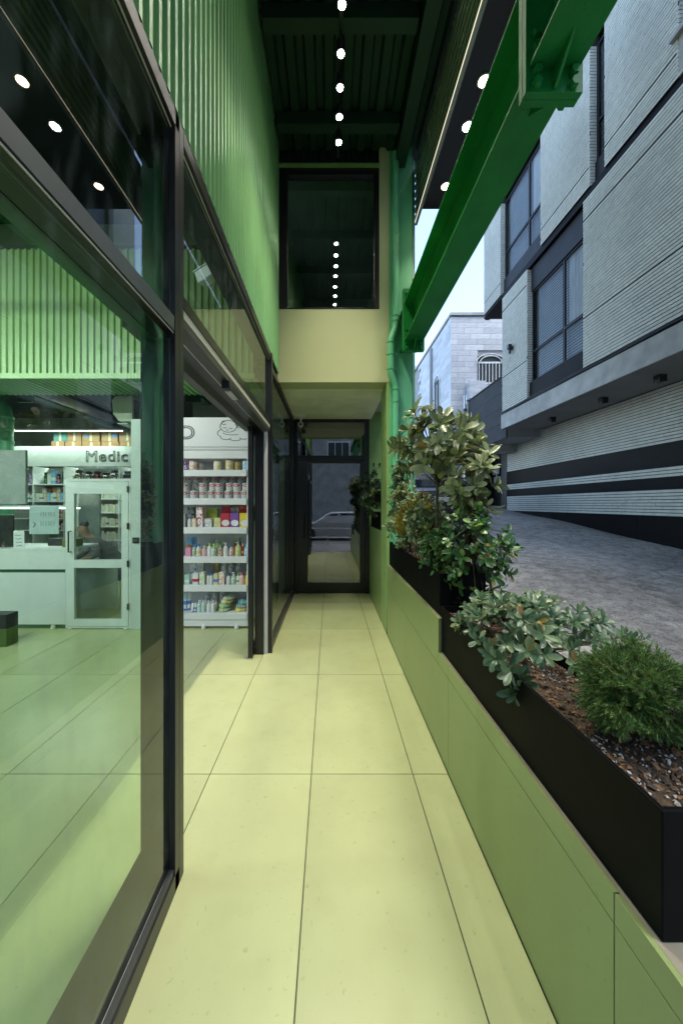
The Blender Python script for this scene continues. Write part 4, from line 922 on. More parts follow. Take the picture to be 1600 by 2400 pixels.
def good(kind, x, y, z, w, h, d, mat, cap, label, cat, group, rz=0):
    """one article: kind can/box/bottle/pump/tube/pack; w, h, d in metres"""
    key = (kind, mat.name, cap)
    if key not in GM:
        if kind == 'can': mb = MB().lathe([(.49, 0), (.5, .02), (.5, .93), (.48, .95)], (0, 0, 0), 14)
        elif kind == 'box': mb = MB().box(-.5, .5, -.5, .5, 0, 1)
        elif kind in ('bottle', 'pump'): mb = MB().lathe([(.44, 0), (.5, .05), (.5, .5), (.44, .66), (.22, .74), (.2, .78)], (0, 0, 0), 12)
        elif kind == 'tube': mb = MB().poly([(-.36, -.3, 0), (.36, -.3, 0), (.36, .3, 0), (-.36, .3, 0), (-.46, -.25, .5), (.46, -.25, .5), (.46, .25, .5), (-.46, .25, .5), (-.5, -.03, 1), (.5, -.03, 1), (.5, .03, 1), (-.5, .03, 1)], [(0, 3, 2, 1), (8, 9, 10, 11)] + [(a + k, a + (k + 1) % 4, a + 4 + (k + 1) % 4, a + 4 + k) for a in (0, 4) for k in range(4)])
        elif kind == 'jar': mb = MB().lathe([(.46, 0), (.5, .06), (.5, .68), (.36, .80), (.34, .82)], (0, 0, 0), 14)
        else: mb = MB().lathe([(.30, 0), (.47, .12), (.5, .45), (.47, .8), (.30, 1)], (0, 0, 0), 8)
        me = bpy.data.meshes.new(kind + '_body'); me.from_pydata(mb.v, [], mb.f); me.materials.append(mat); GM[key] = [me, None]
        if kind in ('bottle', 'can', 'pump', 'jar', 'tube') and cap:
            if kind == 'bottle': cb = MB().lathe([(.21, .781), (.24, .79), (.22, .97), (.15, 1)], (0, 0, 0), 10)
            elif kind == 'can': cb = MB().lathe([(.5, .951), (.51, .96), (.5, 1)], (0, 0, 0), 14)
            elif kind == 'jar': cb = MB().lathe([(.40, .821), (.42, .83), (.42, .98), (.38, 1)], (0, 0, 0), 14)
            elif kind == 'tube': cb = MB().lathe([(.30, -.14), (.32, -.12), (.34, -.001)], (0, 0, 0), 10)
            else: cb = MB().lathe([(.2, .781), (.22, .79), (.2, .86), (.08, .87), (.08, .93), (.2, .94), (.2, 1)], (0, 0, 0), 10).box(-.55, -.1, -.09, .09, .94, .995)
            mc = bpy.data.meshes.new(kind + '_cap'); mc.from_pydata(cb.v, [], cb.f); mc.materials.append(pm(cap)); GM[key][1] = mc
    me, mc = GM[key]
    o = bpy.data.objects.new(cat.replace(' ', '_'), me); COL.objects.link(o); o.location = (x, y, z + (.14 * h if kind == 'tube' and cap else 0)); o.scale = (w, d, h); o.rotation_euler = (0, 0, rz); tag(o, label, cat, group)
    if mc: c = bpy.data.objects.new({'can': 'lid', 'pump': 'pump_head'}.get(kind, 'cap'), mc); COL.objects.link(c); c.parent = o
    return o
ROWN = ['top', 'second', 'third', 'fourth', 'fifth', 'lowest']
def row(i, items, y=None, z=None):
    """items: (kind, centre x in D pixels along the shelf front, w, h, colour, print colour, print, cap colour, noun, depth row)"""
    for (kind, px, w, h, c, c2, pr_, cap, noun, dy) in items:
        yy = SY + .05 + dy; x = (px - 758) / 800 * yy
        mat = printed(c, c2, pr_) if c2 else pm(c)
        desc = f"{c} {noun}" + (f" with {cap} {'pump' if kind == 'pump' else ('lid' if kind in ('can', 'jar') else 'cap')}" if cap and cap != c else '') + (f" and {c2} print" if c2 and c2 != c else '') + f" on the {ROWN[i]} baby shelf"
        if dy > .1: desc += ', behind the front row'
        good(kind, x, yy, TOPS[i] - .0015 + (z or 0), w, h, w if kind not in ('box', 'tube', 'pack') else (.07 if kind != 'pack' else .12), mat, cap, desc, noun.split()[-1], f'goods on the {ROWN[i]} baby shelf', rng.uniform(-.12, .12) if kind != 'can' else 0)
row(0, [('can', 425, .095, .115, 'purple', 'white', 'noise', 'purple', 'milk can', 0), ('can', 445, .105, .12, 'white', 'orange', 'noise', 'red', 'milk can', 0), ('can', 461, .075, .10, 'silver', 'gold', 'noise', None, 'milk can', .06), ('can', 500, .10, .115, 'white', 'yellow', 'noise', 'cream', 'milk can', 0), ('can', 528, .11, .125, 'cream', 'gold', 'noise', 'cream', 'milk can', 0), ('can', 547, .09, .11, 'gold', 'brown', 'noise', 'gold', 'milk can', .02), ('can', 566, .10, .12, 'sky blue', 'white', 'noise', 'white', 'milk can', 0)])
for k, px in enumerate((427, 447, 468, 487.5, 505, 526, 546, 563)):
    row(1, [('can', px, .105, .10, 'silver', 'red', 'oval', 'white', 'formula can', 0)])
    if k not in (1,): row(1, [('can', px + (3 if k % 2 else -1), .105, .10, 'silver', 'red', 'oval', 'grey', 'formula can', .002)], z=.102)
for k in range(7): row(1, [('can', 430 + k * 20, .10, .10, 'grey', 'white', 'noise', None, 'tin can', .16)]); row(1, [('can', 432 + k * 20, .10, .10, 'grey', 'white', 'noise', None, 'stacked tin can', .16)], z=.102); row(1, [('can', 434 + k * 20, .10, .085, 'silver', 'red', 'oval', None, 'upper tin can', .158)], z=.204)
row(2, [('box', 424, .05, .17, 'grey', None, '', None, 'carton', 0), ('bottle', 436, .05, .14, 'white', None, '', 'blue', 'lotion bottle', 0), ('box', 448, .05, .11, 'cream', 'pale pink', 'noise', None, 'soap box', 0), ('box', 461, .085, .26, 'white', 'red', 'noise', None, 'tall carton', .02), ('box', 481, .09, .11, 'white', 'grey', 'noise', None, 'short carton', 0), ('box', 501, .085, .12, 'cream', 'lime', 'noise', None, 'cereal box', 0),
        ('box', 519, .115, .18, 'red', 'white', 'bowl', None, 'cereal box', 0), ('box', 540.5, .115, .18, 'purple', 'white', 'bowl', None, 'cereal box', 0), ('box', 561.5, .11, .18, 'yellow', 'white', 'bowl', None, 'cereal box', 0),
        ('box', 488, .14, .24, 'lime', 'yellow', 'band', None, 'wide snack box', .14), ('box', 522, .12, .27, 'red', None, '', None, 'back carton', .15), ('box', 540, .12, .25, 'grey', 'white', 'noise', None, 'back carton', .15), ('box', 560, .12, .28, 'red', 'orange', 'noise', None, 'back carton', .15), ('box', 440, .1, .26, 'grey', 'black', 'noise', None, 'back carton', .15)])
row(3, [('box', 421, .03, .2, 'mint', None, '', None, 'slim carton', 0), ('tube', 436, .06, .21, 'sky blue', 'orange', 'band', 'white', 'cream tube', .1), ('tube', 447, .06, .21, 'sky blue', None, '', 'white', 'cream tube', .14), ('box', 434, .068, .11, 'pink', None, '', None, 'soap box', -.02), ('pump', 446, .06, .15, 'white', 'green', 'noise', 'blue', 'wash bottle', -.01), ('bottle', 457, .065, .16, 'white', 'yellow', 'band', 'blue', 'lotion bottle', 0), ('bottle', 470, .065, .14, 'pale pink', None, '', 'pale pink', 'soap bottle', 0), ('bottle', 482, .06, .17, 'white', None, '', 'lime', 'baby shampoo', 0), ('bottle', 492, .07, .16, 'white', 'green', 'noise', 'lime', 'baby shampoo', -.01), ('bottle', 507, .065, .15, 'amber', 'white', 'noise', 'green', 'oil bottle', -.01), ('pump', 519, .065, .17, 'white', None, '', 'white', 'wash bottle', 0), ('pump', 532, .06, .15, 'white', 'red', 'noise', 'blue', 'wash bottle', -.01), ('pump', 547, .075, .18, 'cream', 'lime', 'noise', 'silver', 'wash bottle', 0), ('bottle', 558, .04, .16, 'red', 'yellow', 'band', 'cream', 'syrup bottle', .02), ('bottle', 567, .07, .165, 'pale blue', 'blue', 'noise', 'sky blue', 'baby shampoo', -.01),
        ('pack', 475, .16, .12, 'green', 'white', 'noise', None, 'toy bag', .2), ('pack', 502, .10, .20, 'white', 'lime', 'noise', None, 'wipe pack', .2), ('bottle', 540, .06, .22, 'amber', None, '', 'lime', 'oil bottle', .2), ('bottle', 551, .06, .22, 'brown', None, '', 'green', 'oil bottle', .22)])
row(4, [('box', 421, .03, .15, 'white', 'red', 'noise', None, 'slim carton', 0), ('box', 431, .06, .13, 'mint', 'white', 'band', None, 'soap box', 0), ('box', 451, .07, .15, 'white', 'red', 'band', None, 'cream box', 0), ('box', 466.5, .065, .16, 'white', 'lime', 'noise', None, 'cream box', 0), ('pump', 479, .045, .155, 'white', None, '', 'blue', 'lotion bottle', 0), ('pump', 486, .045, .155, 'white', None, '', 'blue', 'lotion bottle', -.015), ('box', 497, .055, .14, 'cream', 'blue', 'band', None, 'cream box', 0), ('box', 511, .068, .16, 'white', 'orange', 'noise', None, 'cream box', 0), ('pump', 525, .055, .14, 'white', None, '', 'blue', 'wash bottle', 0), ('pump', 537, .06, .155, 'white', 'green', 'noise', 'white', 'spray bottle', 0), ('bottle', 547, .05, .15, 'white', 'green', 'band', 'green', 'lotion bottle', 0), ('pump', 555, .068, .155, 'pale pink', None, '', 'pink', 'wash bottle', -.012), ('pump', 568, .055, .16, 'yellow', None, '', 'yellow', 'wash bottle', -.01),
        ('box', 446, .09, .28, 'white', 'grey', 'noise', None, 'back carton', .16), ('box', 462, .09, .27, 'silver', 'white', 'noise', None, 'back carton', .16), ('box', 500, .05, .28, 'gold', None, '', None, 'back carton', .17), ('bottle', 515, .08, .30, 'white', None, '', 'white', 'big bottle', .17), ('bottle', 530, .08, .30, 'white', 'grey', 'noise', 'white', 'big bottle', .2), ('bottle', 548, .08, .27, 'silver', None, '', 'white', 'big bottle', .22)])
row(5, [('tube', 425, .055, .2, 'pale blue', 'blue', 'band', 'blue', 'cream tube', .06), ('tube', 434, .055, .2, 'white', 'blue', 'band', 'blue', 'cream tube', .08), ('tube', 443, .03, .10, 'white', None, '', 'blue', 'small tube', -.01), ('tube', 449, .03, .10, 'white', 'blue', 'band', 'blue', 'small tube', 0)]
    + [('bottle', px, .058, .15, 'mint' if k < 2 else 'white', 'white', 'noise', 'white', 'lotion bottle', dy) for k, (px, dy) in enumerate(((458, 0), (468, .0), (480, 0), (490, 0), (463, .09), (474, .09), (486, .09), (496, .09)))]
    + [('bottle', px, .07, .28, 'white', 'grey', 'noise', 'white', 'big bottle', .2) for px in (478, 494, 510)])
for k, (px, zz_, c, c2, w) in enumerate(((517, 0, 'lime', 'white', .16), (517, .052, 'lime', 'pale blue', .16), (522, .104, 'silver', 'yellow', .17), (526, .15, 'silver', 'lime', .16), (555, 0, 'yellow', 'cream', .17), (557, .052, 'teal', 'white', .16), (560, .10, 'teal', 'pale blue', .15))):
    yy = SY + .12; good('pack', (px - 758) / 800 * yy, yy, TOPS[5] - .0015 + zz_, w, .05, .2, printed(c, c2, 'noise'), None, f'{c} wipes pack with {c2} print, ' + ['lowest', 'second', 'third', 'topmost'][k if k < 4 else k - 4] + ' of its pile on the lowest baby shelf', 'wipes', 'wipes packs in piles', rng.uniform(-.1, .1))

# ------------------------------------------------------------------ partition, pharmacy door, counter
pt = thing('partition_panel', 'white partition post between the pharmacy door and the shelf unit', 'partition', (-2.48, 4.5, 0))
B('board', WHITE2, pt, (-2.548, -2.412, 4.46, 4.56, 0, 2.69), bevel=.003); B('upper_trim', WHITE2, pt, (-2.55, -2.411, 4.452, 4.4598, 2.02, 2.03))
cr = thing('card_reader', 'small black card reader on the white partition post', 'card reader', (-2.48, 4.45, 1.15)); B('case', BLACK, cr, (-2.52, -2.44, 4.44, 4.4598, 1.10, 1.175), bevel=.006); B('keypad', DGREY, cr, (-2.505, -2.455, 4.437, 4.4398, 1.118, 1.157))
pd = thing('pharmacy_door', 'white framed glass pharmacy door with a black pull handle', 'door', (-2.97, 4.48, 0)); DY0, DY1 = 4.46, 4.505
B('frame', WHITE, pd, (-3.385, -3.355, DY0, DY1, .03, 1.925), (-2.575, -2.55, DY0, DY1, .03, 1.925), (-3.355, -2.575, DY0, DY1, 1.895, 1.925), (-3.385, -2.55, DY0, DY1, .012, .03))
dlf = B('door_leaf', WHITE, pd, (-3.35, -3.27, DY0 - .006, DY1 - .01, .04, 1.89), (-2.665, -2.58, DY0 - .006, DY1 - .01, .04, 1.89), (-3.27, -2.665, DY0 - .006, DY1 - .01, 1.735, 1.89), (-3.27, -2.665, DY0 - .006, DY1 - .01, .785, .885), (-3.27, -2.665, DY0 - .006, DY1 - .01, .04, .125))
B('pane', GLC, dlf, (-3.27, -2.665, 4.478, 4.484, .885, 1.735)); B('pane', GLC, dlf, (-3.27, -2.665, 4.478, 4.484, .125, .785))
MB().tube([(-3.31, 4.453, .99), (-3.31, 4.41, .99), (-3.31, 4.41, 1.255), (-3.31, 4.453, 1.255)], .009, 8).build('handle', BLACK, dlf)
for z in (.25, .80, 1.28, 1.75): B('hinge', BLACK, pd, (-2.588, -2.568, 4.438, 4.4538, z, z + .08))
for x in (-3.33, -2.62): MB().lathe([(.02, 0), (.026, .006), (.022, .012)], (x, 4.46, 0), 10).build('foot', WHITE, pd)
ct = thing('pharmacy_counter', 'white pharmacy counter with a narrow green slot in its front', 'counter', (-4.4, 4.6, 0))
B('front_board', WHITE, ct, (-5.6, -3.388, 4.46, 4.49, .765, 1.0)); B('front_board', WHITE, ct, (-5.6, -3.388, 4.46, 4.49, .06, .72)); B('worktop', WHITE, ct, (-5.6, -3.388, 4.455, 5.1, 1.0005, 1.03), bevel=.003)
B('green_slot', M('slot_green', (.03, .13, .06), .4), ct, (-5.6, -3.388, 4.492, 4.52, .0, .99))
for x in (-3.55, -4.5): MB().lathe([(.022, 0), (.028, .01), (.02, .05)], (x, 4.47, 0), 10).build('foot', WHITE, ct)
gp = tag(B('grey_partition', GREYP, None, (-5.6, -4.16, 4.76, 4.80, 1.60, 2.34), bevel=.004), 'grey board hanging beside the fat green pipe', 'partition')
mo = thing('monitor', 'black monitor standing on the white counter by the frame edge', 'monitor', (-4.25, 4.6, 1.03)); B('screen', BLACK, mo, (-4.5, -4.16, 4.58, 4.60, 1.05, 1.46), bevel=.006); B('stand', BLACK, mo, (-4.36, -4.28, 4.601, 4.63, 1.0305, 1.2)); B('base', BLACK, mo, (-4.42, -4.22, 4.602, 4.72, 1.0302, 1.04))
sg = tag(B('counter_sign', WHITE, None, (-4.15, -4.01, 4.57, 4.575, 1.0302, 1.25), bevel=.002), 'small white notice standing beside the black monitor', 'sign')
for k in range(4): line_ = MB().tube([(-4.13 + .02 * q + k * .006, 4.5685, 1.19 - .045 * k + .008 * math.sin(q * 2 + k)) for q in range(5)], .003, 5).build('writing', INK, sg)
wb = tag(B('notice_board', M('blue_grey_sheet', (.42, .52, .53), .5), None, (-4.02, -3.625, 4.66, 4.666, 1.20, 1.575), bevel=.002), 'blue grey handwritten notice sheet hung behind the counter', 'notice')
r = random.Random(5)
for k in range(6):
    for q in range(2):
        x = -3.69 - k * .035; z = 1.50 - q * .13
        MB().tube([(x + r.uniform(-.008, .008), 4.6585, z - .01 * j) for j in range(7)], .002, 4).build('handwriting', INK, wb)
MB().tube([(-3.95 + r.uniform(-.02, .02), 4.6585, 1.36 - .008 * j) for j in range(10)], .004, 4).build('handwriting', INK, wb)
pr2 = tag(B('card_terminal', pm('black'), None, (-3.85, -3.56, 4.75, 4.95, 1.0302, 1.13), bevel=.01), 'low black machine on the counter under the notice', 'machine')
tag(B('olive_box', M('olive_card', (.16, .17, .03), .5), None, (-3.55, -3.40, 4.62, 4.8, 1.0302, 1.135), bevel=.002), 'olive green box on the counter end by the door', 'box')
gb = thing('gift_bag', 'black and green paper bag at the counter foot', 'bag', (-3.75, 3.95, 0)); B('lower', M('bag_green', (.09, .14, .03), .5), gb, (-4.0, -3.62, 3.9, 4.05, 0.001, .2), bevel=.004); B('upper', pm('black'), gb, (-4.0, -3.62, 3.9, 4.05, .2002, .36), bevel=.004)
# medicine shelf with lettering
MY = 6.5; ms = thing('medicine_shelf', 'white lettered wall shelf of supplements behind the counter', 'shelf', (-4.8, 6.7, 0))
sgn = B('header_board', WHITE, ms, (-5.94, -3.60, MY - .02, MY + .02, 2.307, 2.677)); outline_text('lettering', 'Medic', .275, sgn, -4.55, MY - .021, 2.40, 'LEFT')
B('back_panel', GREYP, ms, (-5.94, -3.60, MY + .36, MY + .38, 1.98, 2.30), (-5.94, -4.95, MY + .36, MY + .38, 0, 1.9798))
for x in (-5.95, -5.55, -4.97, -3.94, -3.61): B('divider', WHITE, ms, (x, x + .02, MY, MY + .3598, 0 if x < -4.5 else 1.98, 2.3065))
for z in (1.98, 1.66, 1.34, 1.12, .7): B('shelf', WHITE, ms, (-5.929, -3.611 if z > 1.9 else -4.951, MY + .003, MY + .357, z - .02, z))
def goods_line(x0, x1, y, z, n, kinds, label, cat, group, hmax):
    r = random.Random(int(abs(x0 * 1000 + z * 77)))
    w = (x1 - x0) / n
    for k in range(n):
        kd, c, c2, pr_, cap = kinds[k % len(kinds)]
        desc = f"{c} {label}" if not c2 else f"{c} and {c2} {label}"
        if cap and cap != c: desc += f', {cap} cap'
        good(kd, x0 + w * (k + .5), y + r.uniform(0, .03), z, w * r.uniform(.8, .95), hmax * r.uniform(.7, 1), w * .8 if kd != 'box' else .08, printed(c, c2, pr_) if c2 else pm(c), cap, desc, cat, group)
g_ = 'goods on the medicine shelf'
goods_line(-4.80, -3.97, MY + .06, 1.98, 5, [('jar', 'black', 'cream', 'noise', 'black'), ('jar', 'black', 'white', 'noise', 'black'), ('jar', 'black', 'red', 'noise', 'black')], 'protein jar on the medicine shelf over the white door', 'jar', g_, .30)
goods_line(-3.90, -3.62, MY + .06, 1.98, 1, [('jar', 'black', 'silver', 'band', 'black')], 'supplement jar alone beside the partition', 'jar', g_, .28)
goods_line(-5.38, -4.98, MY + .05, 1.98, 5, [('jar', 'black', 'green', 'noise', 'black'), ('box', 'white', None, '', None), ('box', 'sky blue', 'white', 'band', None), ('jar', 'black', 'pink', 'noise', 'black')], 'supplement pack in the middle top cubby', 'pack', g_, .26)
goods_line(-5.75, -5.57, MY + .05, 1.98, 2, [('can', 'purple', 'white', 'noise', 'purple')], 'tin in the end top cubby', 'tin', g_, .22)
goods_line(-5.50, -4.99, MY + .05, 1.66, 8, [('box', 'white', 'lime', 'noise', None), ('box', 'white', 'blue', 'band', None), ('box', 'cream', 'orange', 'noise', None), ('box', 'sky blue', None, '', None)], 'vitamin box on the second medicine shelf', 'box', g_, .17)
goods_line(-5.50, -4.99, MY + .2, 1.66, 6, [('box', 'white', 'brown', 'noise', None), ('box', 'brown', None, '', None), ('box', 'orange', 'blue', 'noise', None)], 'tall box at the back of the second medicine shelf', 'box', g_, .28)
goods_line(-5.75, -5.57, MY + .05, 1.66, 3, [('box', 'white', 'teal', 'band', None)], 'carton in the end second cubby', 'box', g_, .15)
goods_line(-5.53, -5.29, MY + .05, 1.34, 3, [('box', 'lime', 'orange', 'noise', None), ('box', 'white', 'red', 'noise', None), ('box', 'white', 'teal', 'noise', None)], 'box on the third medicine shelf', 'box', g_, .22)
goods_line(-5.28, -4.98, MY + .05, 1.34, 5, [('box', 'red', 'orange', 'band', None), ('box', 'white', 'red', 'noise', None), ('box', 'green', 'yellow', 'noise', None)], 'carton on the third medicine shelf beside the door', 'box', g_, .24)
goods_line(-5.50, -4.98, MY + .05, 1.12, 8, [('box', 'red', 'white', 'band', None), ('box', 'white', 'red', 'noise', None)], 'carton on the fourth medicine shelf', 'box', g_, .17)
for k, (x0, x1, z0, h, c) in enumerate(((-5.22, -4.98, 2.68, .10, 'cardboard'), (-4.96, -4.66, 2.68, .10, 'cardboard'), (-4.64, -4.30, 2.68, .09, 'cardboard'), (-4.28, -3.96, 2.68, .09, 'cardboard'), (-3.94, -3.62, 2.68, .10, 'cardboard'), (-5.18, -4.93, 2.781, .20, 'teal'), (-4.92, -4.66, 2.781, .18, 'cardboard'), (-4.64, -4.32, 2.771, .19, 'cardboard'), (-4.28, -3.98, 2.771, .19, 'cardboard'), (-3.95, -3.64, 2.781, .18, 'cardboard'))):
    bx2 = tag(B('cardboard_box', pm(c), None, (x0, x1, MY + .03, MY + .33, z0, z0 + h), bevel=.003), ('dark green' if c == 'teal' else 'brown') + ' carton on the lettered shelf, ' + ORD[k % 5] + ' from the pipe, ' + ('lower' if k < 5 else 'upper') + ' layer', 'box', 'cartons on top of the lettered shelf')
    B('tape', pm('cream'), bx2, ((x0 + x1) / 2 - .02, (x0 + x1) / 2 + .02, MY + .0285, MY + .0298, z0 + .01, z0 + h * .9))
    if k in (7, 8): MB().lathe([(0, 0), (.04, 0), (.04, -.002), (0, -.002)], (x0 + .08 if k == 7 else x1 - .06, MY + .0285, z0 + .11), 14, 'Y').build('round_print', pm('blue'), bx2)
B('top_board', WHITE2, ms, (-5.94, -3.60, MY + .021, MY + .36, 2.66, 2.679))
# store shelves behind the glass door
st_ = thing('store_shelf', 'white shelf of medicine boxes seen through the pharmacy door', 'shelf', (-4.9, 7.7, 0)); SYY = 7.5
for x in (-5.6, -5.02, -4.56, -3.9): B('divider', WHITE, st_, (x, x + .025, SYY, SYY + .35, 0, 2.6))
for z in (.5, .82, 1.12, 1.42, 1.72, 2.05): B('shelf', WHITE, st_, (-5.574, -3.9, SYY + .003, SYY + .347, z - .02, z))
B('back_panel', WHITE2, st_, (-5.6, -3.876, SYY + .351, SYY + .37, 0, 2.6))
for i, z in enumerate((.82, 1.12, 1.42, 1.72)):
    goods_line(-4.98, -4.58, SYY + .05, z, 8, [('box', 'white', 'cream', 'noise', None), ('box', 'silver', 'white', 'noise', None), ('box', 'cream', None, '', None)] + ([('box', 'white', 'red', 'band', None)] if i == 1 else []), 'medicine carton on the ' + ['lowest', 'second', 'third', 'top'][i] + ' visible store shelf', 'carton', 'cartons in the medicine store', .20)
    goods_line(-5.38, -5.04, SYY + .05, z, 6, [('box', 'white', 'teal', 'noise', None), ('box', 'cream', 'red', 'band', None)], 'carton in the end bay of the ' + ['lowest', 'second', 'third', 'top'][i] + ' store shelf', 'carton', 'cartons in the medicine store', .2)
gw = tag(B('grey_divider_wall', GREYP, None, (-4.60, -4.23, 6.40, 6.44, 0, 1.975)), 'grey divider behind the glass of the pharmacy door', 'wall')
dk = thing('store_desk', 'white desk behind the pharmacy door where the person leans', 'desk', (-3.7, 5.5, 0)); B('top', WHITE2, dk, (-4.0, -3.2, 5.25, 5.62, .68, .715)); B('front', WHITE2, dk, (-3.98, -3.22, 5.27, 5.29, .02, .6795)); B('leg', WHITE2, dk, (-3.98, -3.94, 5.5, 5.6, 0, .6795)); B('leg', WHITE2, dk, (-3.26, -3.22, 5.5, 5.6, 0, .6795))
# person leaning on the desk
def skin(name, verts, edges, radii, mat, parent):
    me = bpy.data.meshes.new(name); base = rootloc(parent) if parent else Vector((0, 0, 0))
    me.from_pydata([tuple(Vector(v) - base) for v in verts], edges, []); o = bpy.data.objects.new(name, me); COL.objects.link(o); o.parent = parent
    md = o.modifiers.new('skin', 'SKIN'); sd = o.modifiers.new('sub', 'SUBSURF'); sd.levels = 2; sd.render_levels = 2; md.use_smooth_shade = True
    for v, q_ in zip(me.skin_vertices[0].data, radii): v.radius = q_ if isinstance(q_, tuple) else (q_, q_)
    me.skin_vertices[0].data[0].use_root = True; me.materials.append(mat); return o
pe = thing('person', 'person in a grey shirt with dark hair leaning over the desk', 'person', (-3.62, 5.8, 0))
SKN = M('skin', (.42, .25, .17), .55); SHT = M('grey_cloth', (.12, .125, .12), .8, 0, .15, 20); TRS = M('dark_trousers', (.03, .03, .035), .85); HAIR = M('dark_hair', (.012, .01, .009), .5)
V = [(-3.52, 5.86, .50), (-3.60, 5.82, .68), (-3.74, 5.76, .86), (-3.86, 5.70, .99), (-3.93, 5.66, 1.06), (-3.96, 5.63, 1.13), (-3.98, 5.60, 1.20), (-3.99, 5.59, 1.27),
     (-3.78, 5.58, .97), (-3.66, 5.50, .80), (-3.80, 5.42, .74), (-3.88, 5.40, .735), (-3.96, 5.84, .97), (-4.0, 5.66, .80), (-4.02, 5.50, .74), (-4.03, 5.44, .735), (-3.60, 5.70, .50), (-3.85, 5.62, .50), (-3.87, 5.62, .12), (-3.97, 5.58, .04), (-3.50, 5.98, .50), (-3.80, 5.96, .50), (-3.82, 5.96, .12), (-3.92, 5.92, .04)]
E_ = [(0, 1), (1, 2), (2, 3), (3, 4), (4, 5), (5, 6), (6, 7), (3, 8), (8, 9), (9, 10), (10, 11), (3, 12), (12, 13), (13, 14), (14, 15), (0, 16), (16, 17), (17, 18), (18, 19), (0, 20), (20, 21), (21, 22), (22, 23)]
RD = [.13, .125, .13, .12, .055, .06, .078, .06, .055, .045, .03, .025, .055, .045, .03, .025, .085, .065, .045, .035, .085, .065, .045, .035]
CLO = M('shirt_and_skin', (.12, .125, .12), .8, 0, .12, 20); n_c = CLO.node_tree.nodes; l_c = CLO.node_tree.links
tc_ = n_c.new('ShaderNodeTexCoord'); sx_ = n_c.new('ShaderNodeSeparateXYZ'); l_c.new(tc_.outputs['Object'], sx_.inputs[0]); g1 = n_c.new('ShaderNodeMath'); g1.operation = 'GREATER_THAN'; g1.inputs[1].default_value = 1.065; l_c.new(sx_.outputs[2], g1.inputs[0])
g2 = n_c.new('ShaderNodeMath'); g2.operation = 'LESS_THAN'; g2.inputs[1].default_value = -.37; l_c.new(sx_.outputs[1], g2.inputs[0]); g3 = n_c.new('ShaderNodeMath'); g3.operation = 'MAXIMUM'; l_c.new(g1.outputs[0], g3.inputs[0]); l_c.new(g2.outputs[0], g3.inputs[1])
mx_ = n_c.new('ShaderNodeMix'); mx_.data_type = 'RGBA'; l_c.new(n_c['Principled BSDF'].inputs['Base Color'].links[0].from_socket, mx_.inputs[6]); mx_.inputs[7].default_value = (.36, .21, .14, 1); l_c.new(g3.outputs[0], mx_.inputs[0]); l_c.new(mx_.outputs[2], n_c['Principled BSDF'].inputs['Base Color'])
skin('body', V, E_, [q_ * 1.15 for q_ in RD], CLO, pe)
leg_ix = [0, 16, 17, 18, 20, 21, 22]; mp_ = {a: i for i, a in enumerate(leg_ix)}
skin('trousers', [V[a] for a in leg_ix], [(mp_[a], mp_[b]) for a, b in E_ if a in mp_ and b in mp_], [RD[a] + .015 for a in leg_ix], TRS, pe)
skin('hair', [(-3.965, 5.64, 1.22), (-3.97, 5.63, 1.28), (-3.985, 5.60, 1.31)], [(0, 1), (1, 2)], [.075, .08, .07], HAIR, pe)
for s_ in (-1, 1): MB().lathe([(.008, -.012), (.018, 0), (.008, .012)], (-3.985, 5.60 + .078 * s_, 1.235), 8, 'X').build('ear', SKN, pe)
MB().tube([(-4.06, 5.565, 1.255), (-4.085, 5.555, 1.225), (-4.065, 5.56, 1.215)], .009, 6).build('nose', SKN, pe)
sl = thing('stool', 'plain stool under the person behind the desk', 'stool', (-3.55, 5.86, 0)); MB().lathe([(.17, 0), (.18, .02), (.17, .04)], (-3.55, 5.86, .34), 16).build('seat', DARKIN, sl)
for k in range(4): a = k * math.pi / 2 + .7; MB().tube([(-3.55 + .1 * math.cos(a), 5.86 + .1 * math.sin(a), .34), (-3.55 + .17 * math.cos(a), 5.86 + .17 * math.sin(a), 0)], .012, 6).build('leg', SILVER, sl)

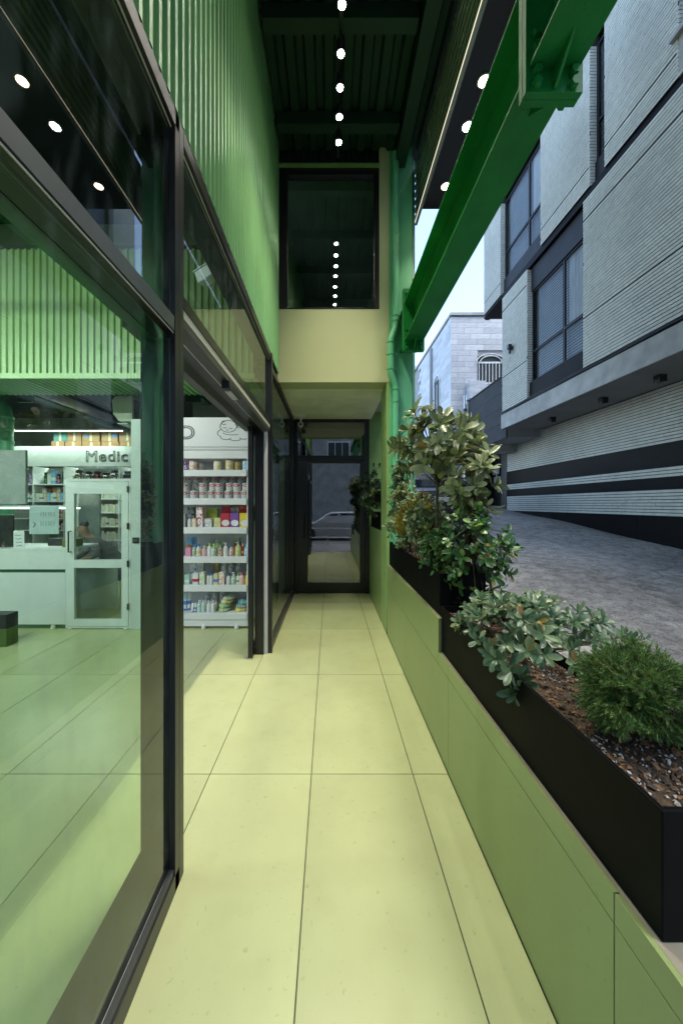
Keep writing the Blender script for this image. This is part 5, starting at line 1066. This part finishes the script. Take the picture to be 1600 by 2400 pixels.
# ------------------------------------------------------------------ air conditioner, cameras
ac = thing('air_conditioner', 'white wall air conditioner seen from its end beside the partition', 'air conditioner', (-2.72, 5.0, 2.7))
MB().prism([(-2.88, 2.80), (-2.80, 2.70), (-2.64, 2.70), (-2.62, 2.74), (-2.62, 3.04), (-2.85, 3.04), (-2.895, 2.98)], 'Y', 4.62, 5.45).build('casing', M('ac_cream', (.62, .64, .52), .45), ac, bevel=.012)
B('wall_plate', BLACK, ac, (-2.619, -2.60, 4.66, 5.4, 2.74, 3.0)); MB().tube([(-2.62, 4.7, 2.80), (-2.55, 4.66, 2.76), (-2.45, 4.62, 2.72)], .02, 8).build('hose', BLACK, ac); B('flap', WHITE2, ac, (-2.83, -2.70, 4.64, 5.43, 2.672, 2.68))
tag(B('steel_post', BEAME, None, (-2.599, -2.49, 4.75, 4.86, 0, 3.6)), 'green steel post behind the air conditioner', 'post')
def bullet(name, label, base, d, L):
    t = thing(name, label, 'camera', base); b = Vector(base); d = Vector(d).normalized(); e = b + d * L
    MB().tube([b, b + d * .012], [.045, .042], 16).build('mount', WHITE, t, smooth='auto'); MB().tube([b + d * .01, b + d * .05, e], .012, 8).build('arm', WHITE, t)
    return t, e
t, e = bullet('security_camera', 'white box security camera above the sliding door behind glass', (-.802, 2.55, 3.26), (-1, -.15, .0), .10)
q = Matrix.Translation(e) @ Euler((R(-14), R(-12), R(70))).to_matrix().to_4x4()
mb = MB().box(-.045, .045, -.13, .06, -.04, .04); mb.v = [tuple(q @ Vector(v)) for v in mb.v]; hs_ = mb.build('housing', WHITE, t, bevel=.006)
mb = MB().box(-.05, .05, -.15, .065, .0402, .046); mb.v = [tuple(q @ Vector(v)) for v in mb.v]; mb.build('sun_shield', WHITE, t)
mb = MB().lathe([(0, 0), (.03, 0), (.03, -.004), (0, -.004)], (0, -.1302, 0), 14, 'Y'); mb.v = [tuple(q @ Vector(v)) for v in mb.v]; mb.build('lens', BLACK, t)
dm = thing('dome_camera', 'small white dome camera hanging from the soffit by the black door', 'camera', (-.50, 5.95, 3.12)); B('base_plate', WHITE2, dm, (-.58, -.42, 5.90, 6.0, 3.08, 3.1198), bevel=.004); MB().tube([(-.50, 5.95, 3.08), (-.50, 5.95, 3.0)], .018, 10).build('stem', WHITE2, dm)
MB().lathe([(.0, -.05), (.03, -.04), (.045, -.01), (.045, .02), (.02, .045)], (-.50, 5.95, 2.96), 16).build('dome', WHITE2, dm, smooth='auto'); MB().lathe([(0, 0), (.022, 0), (.022, -.012), (0, -.012)], (-.50, 5.908, 2.955), 12, 'Y').build('lens', BLACK, dm)
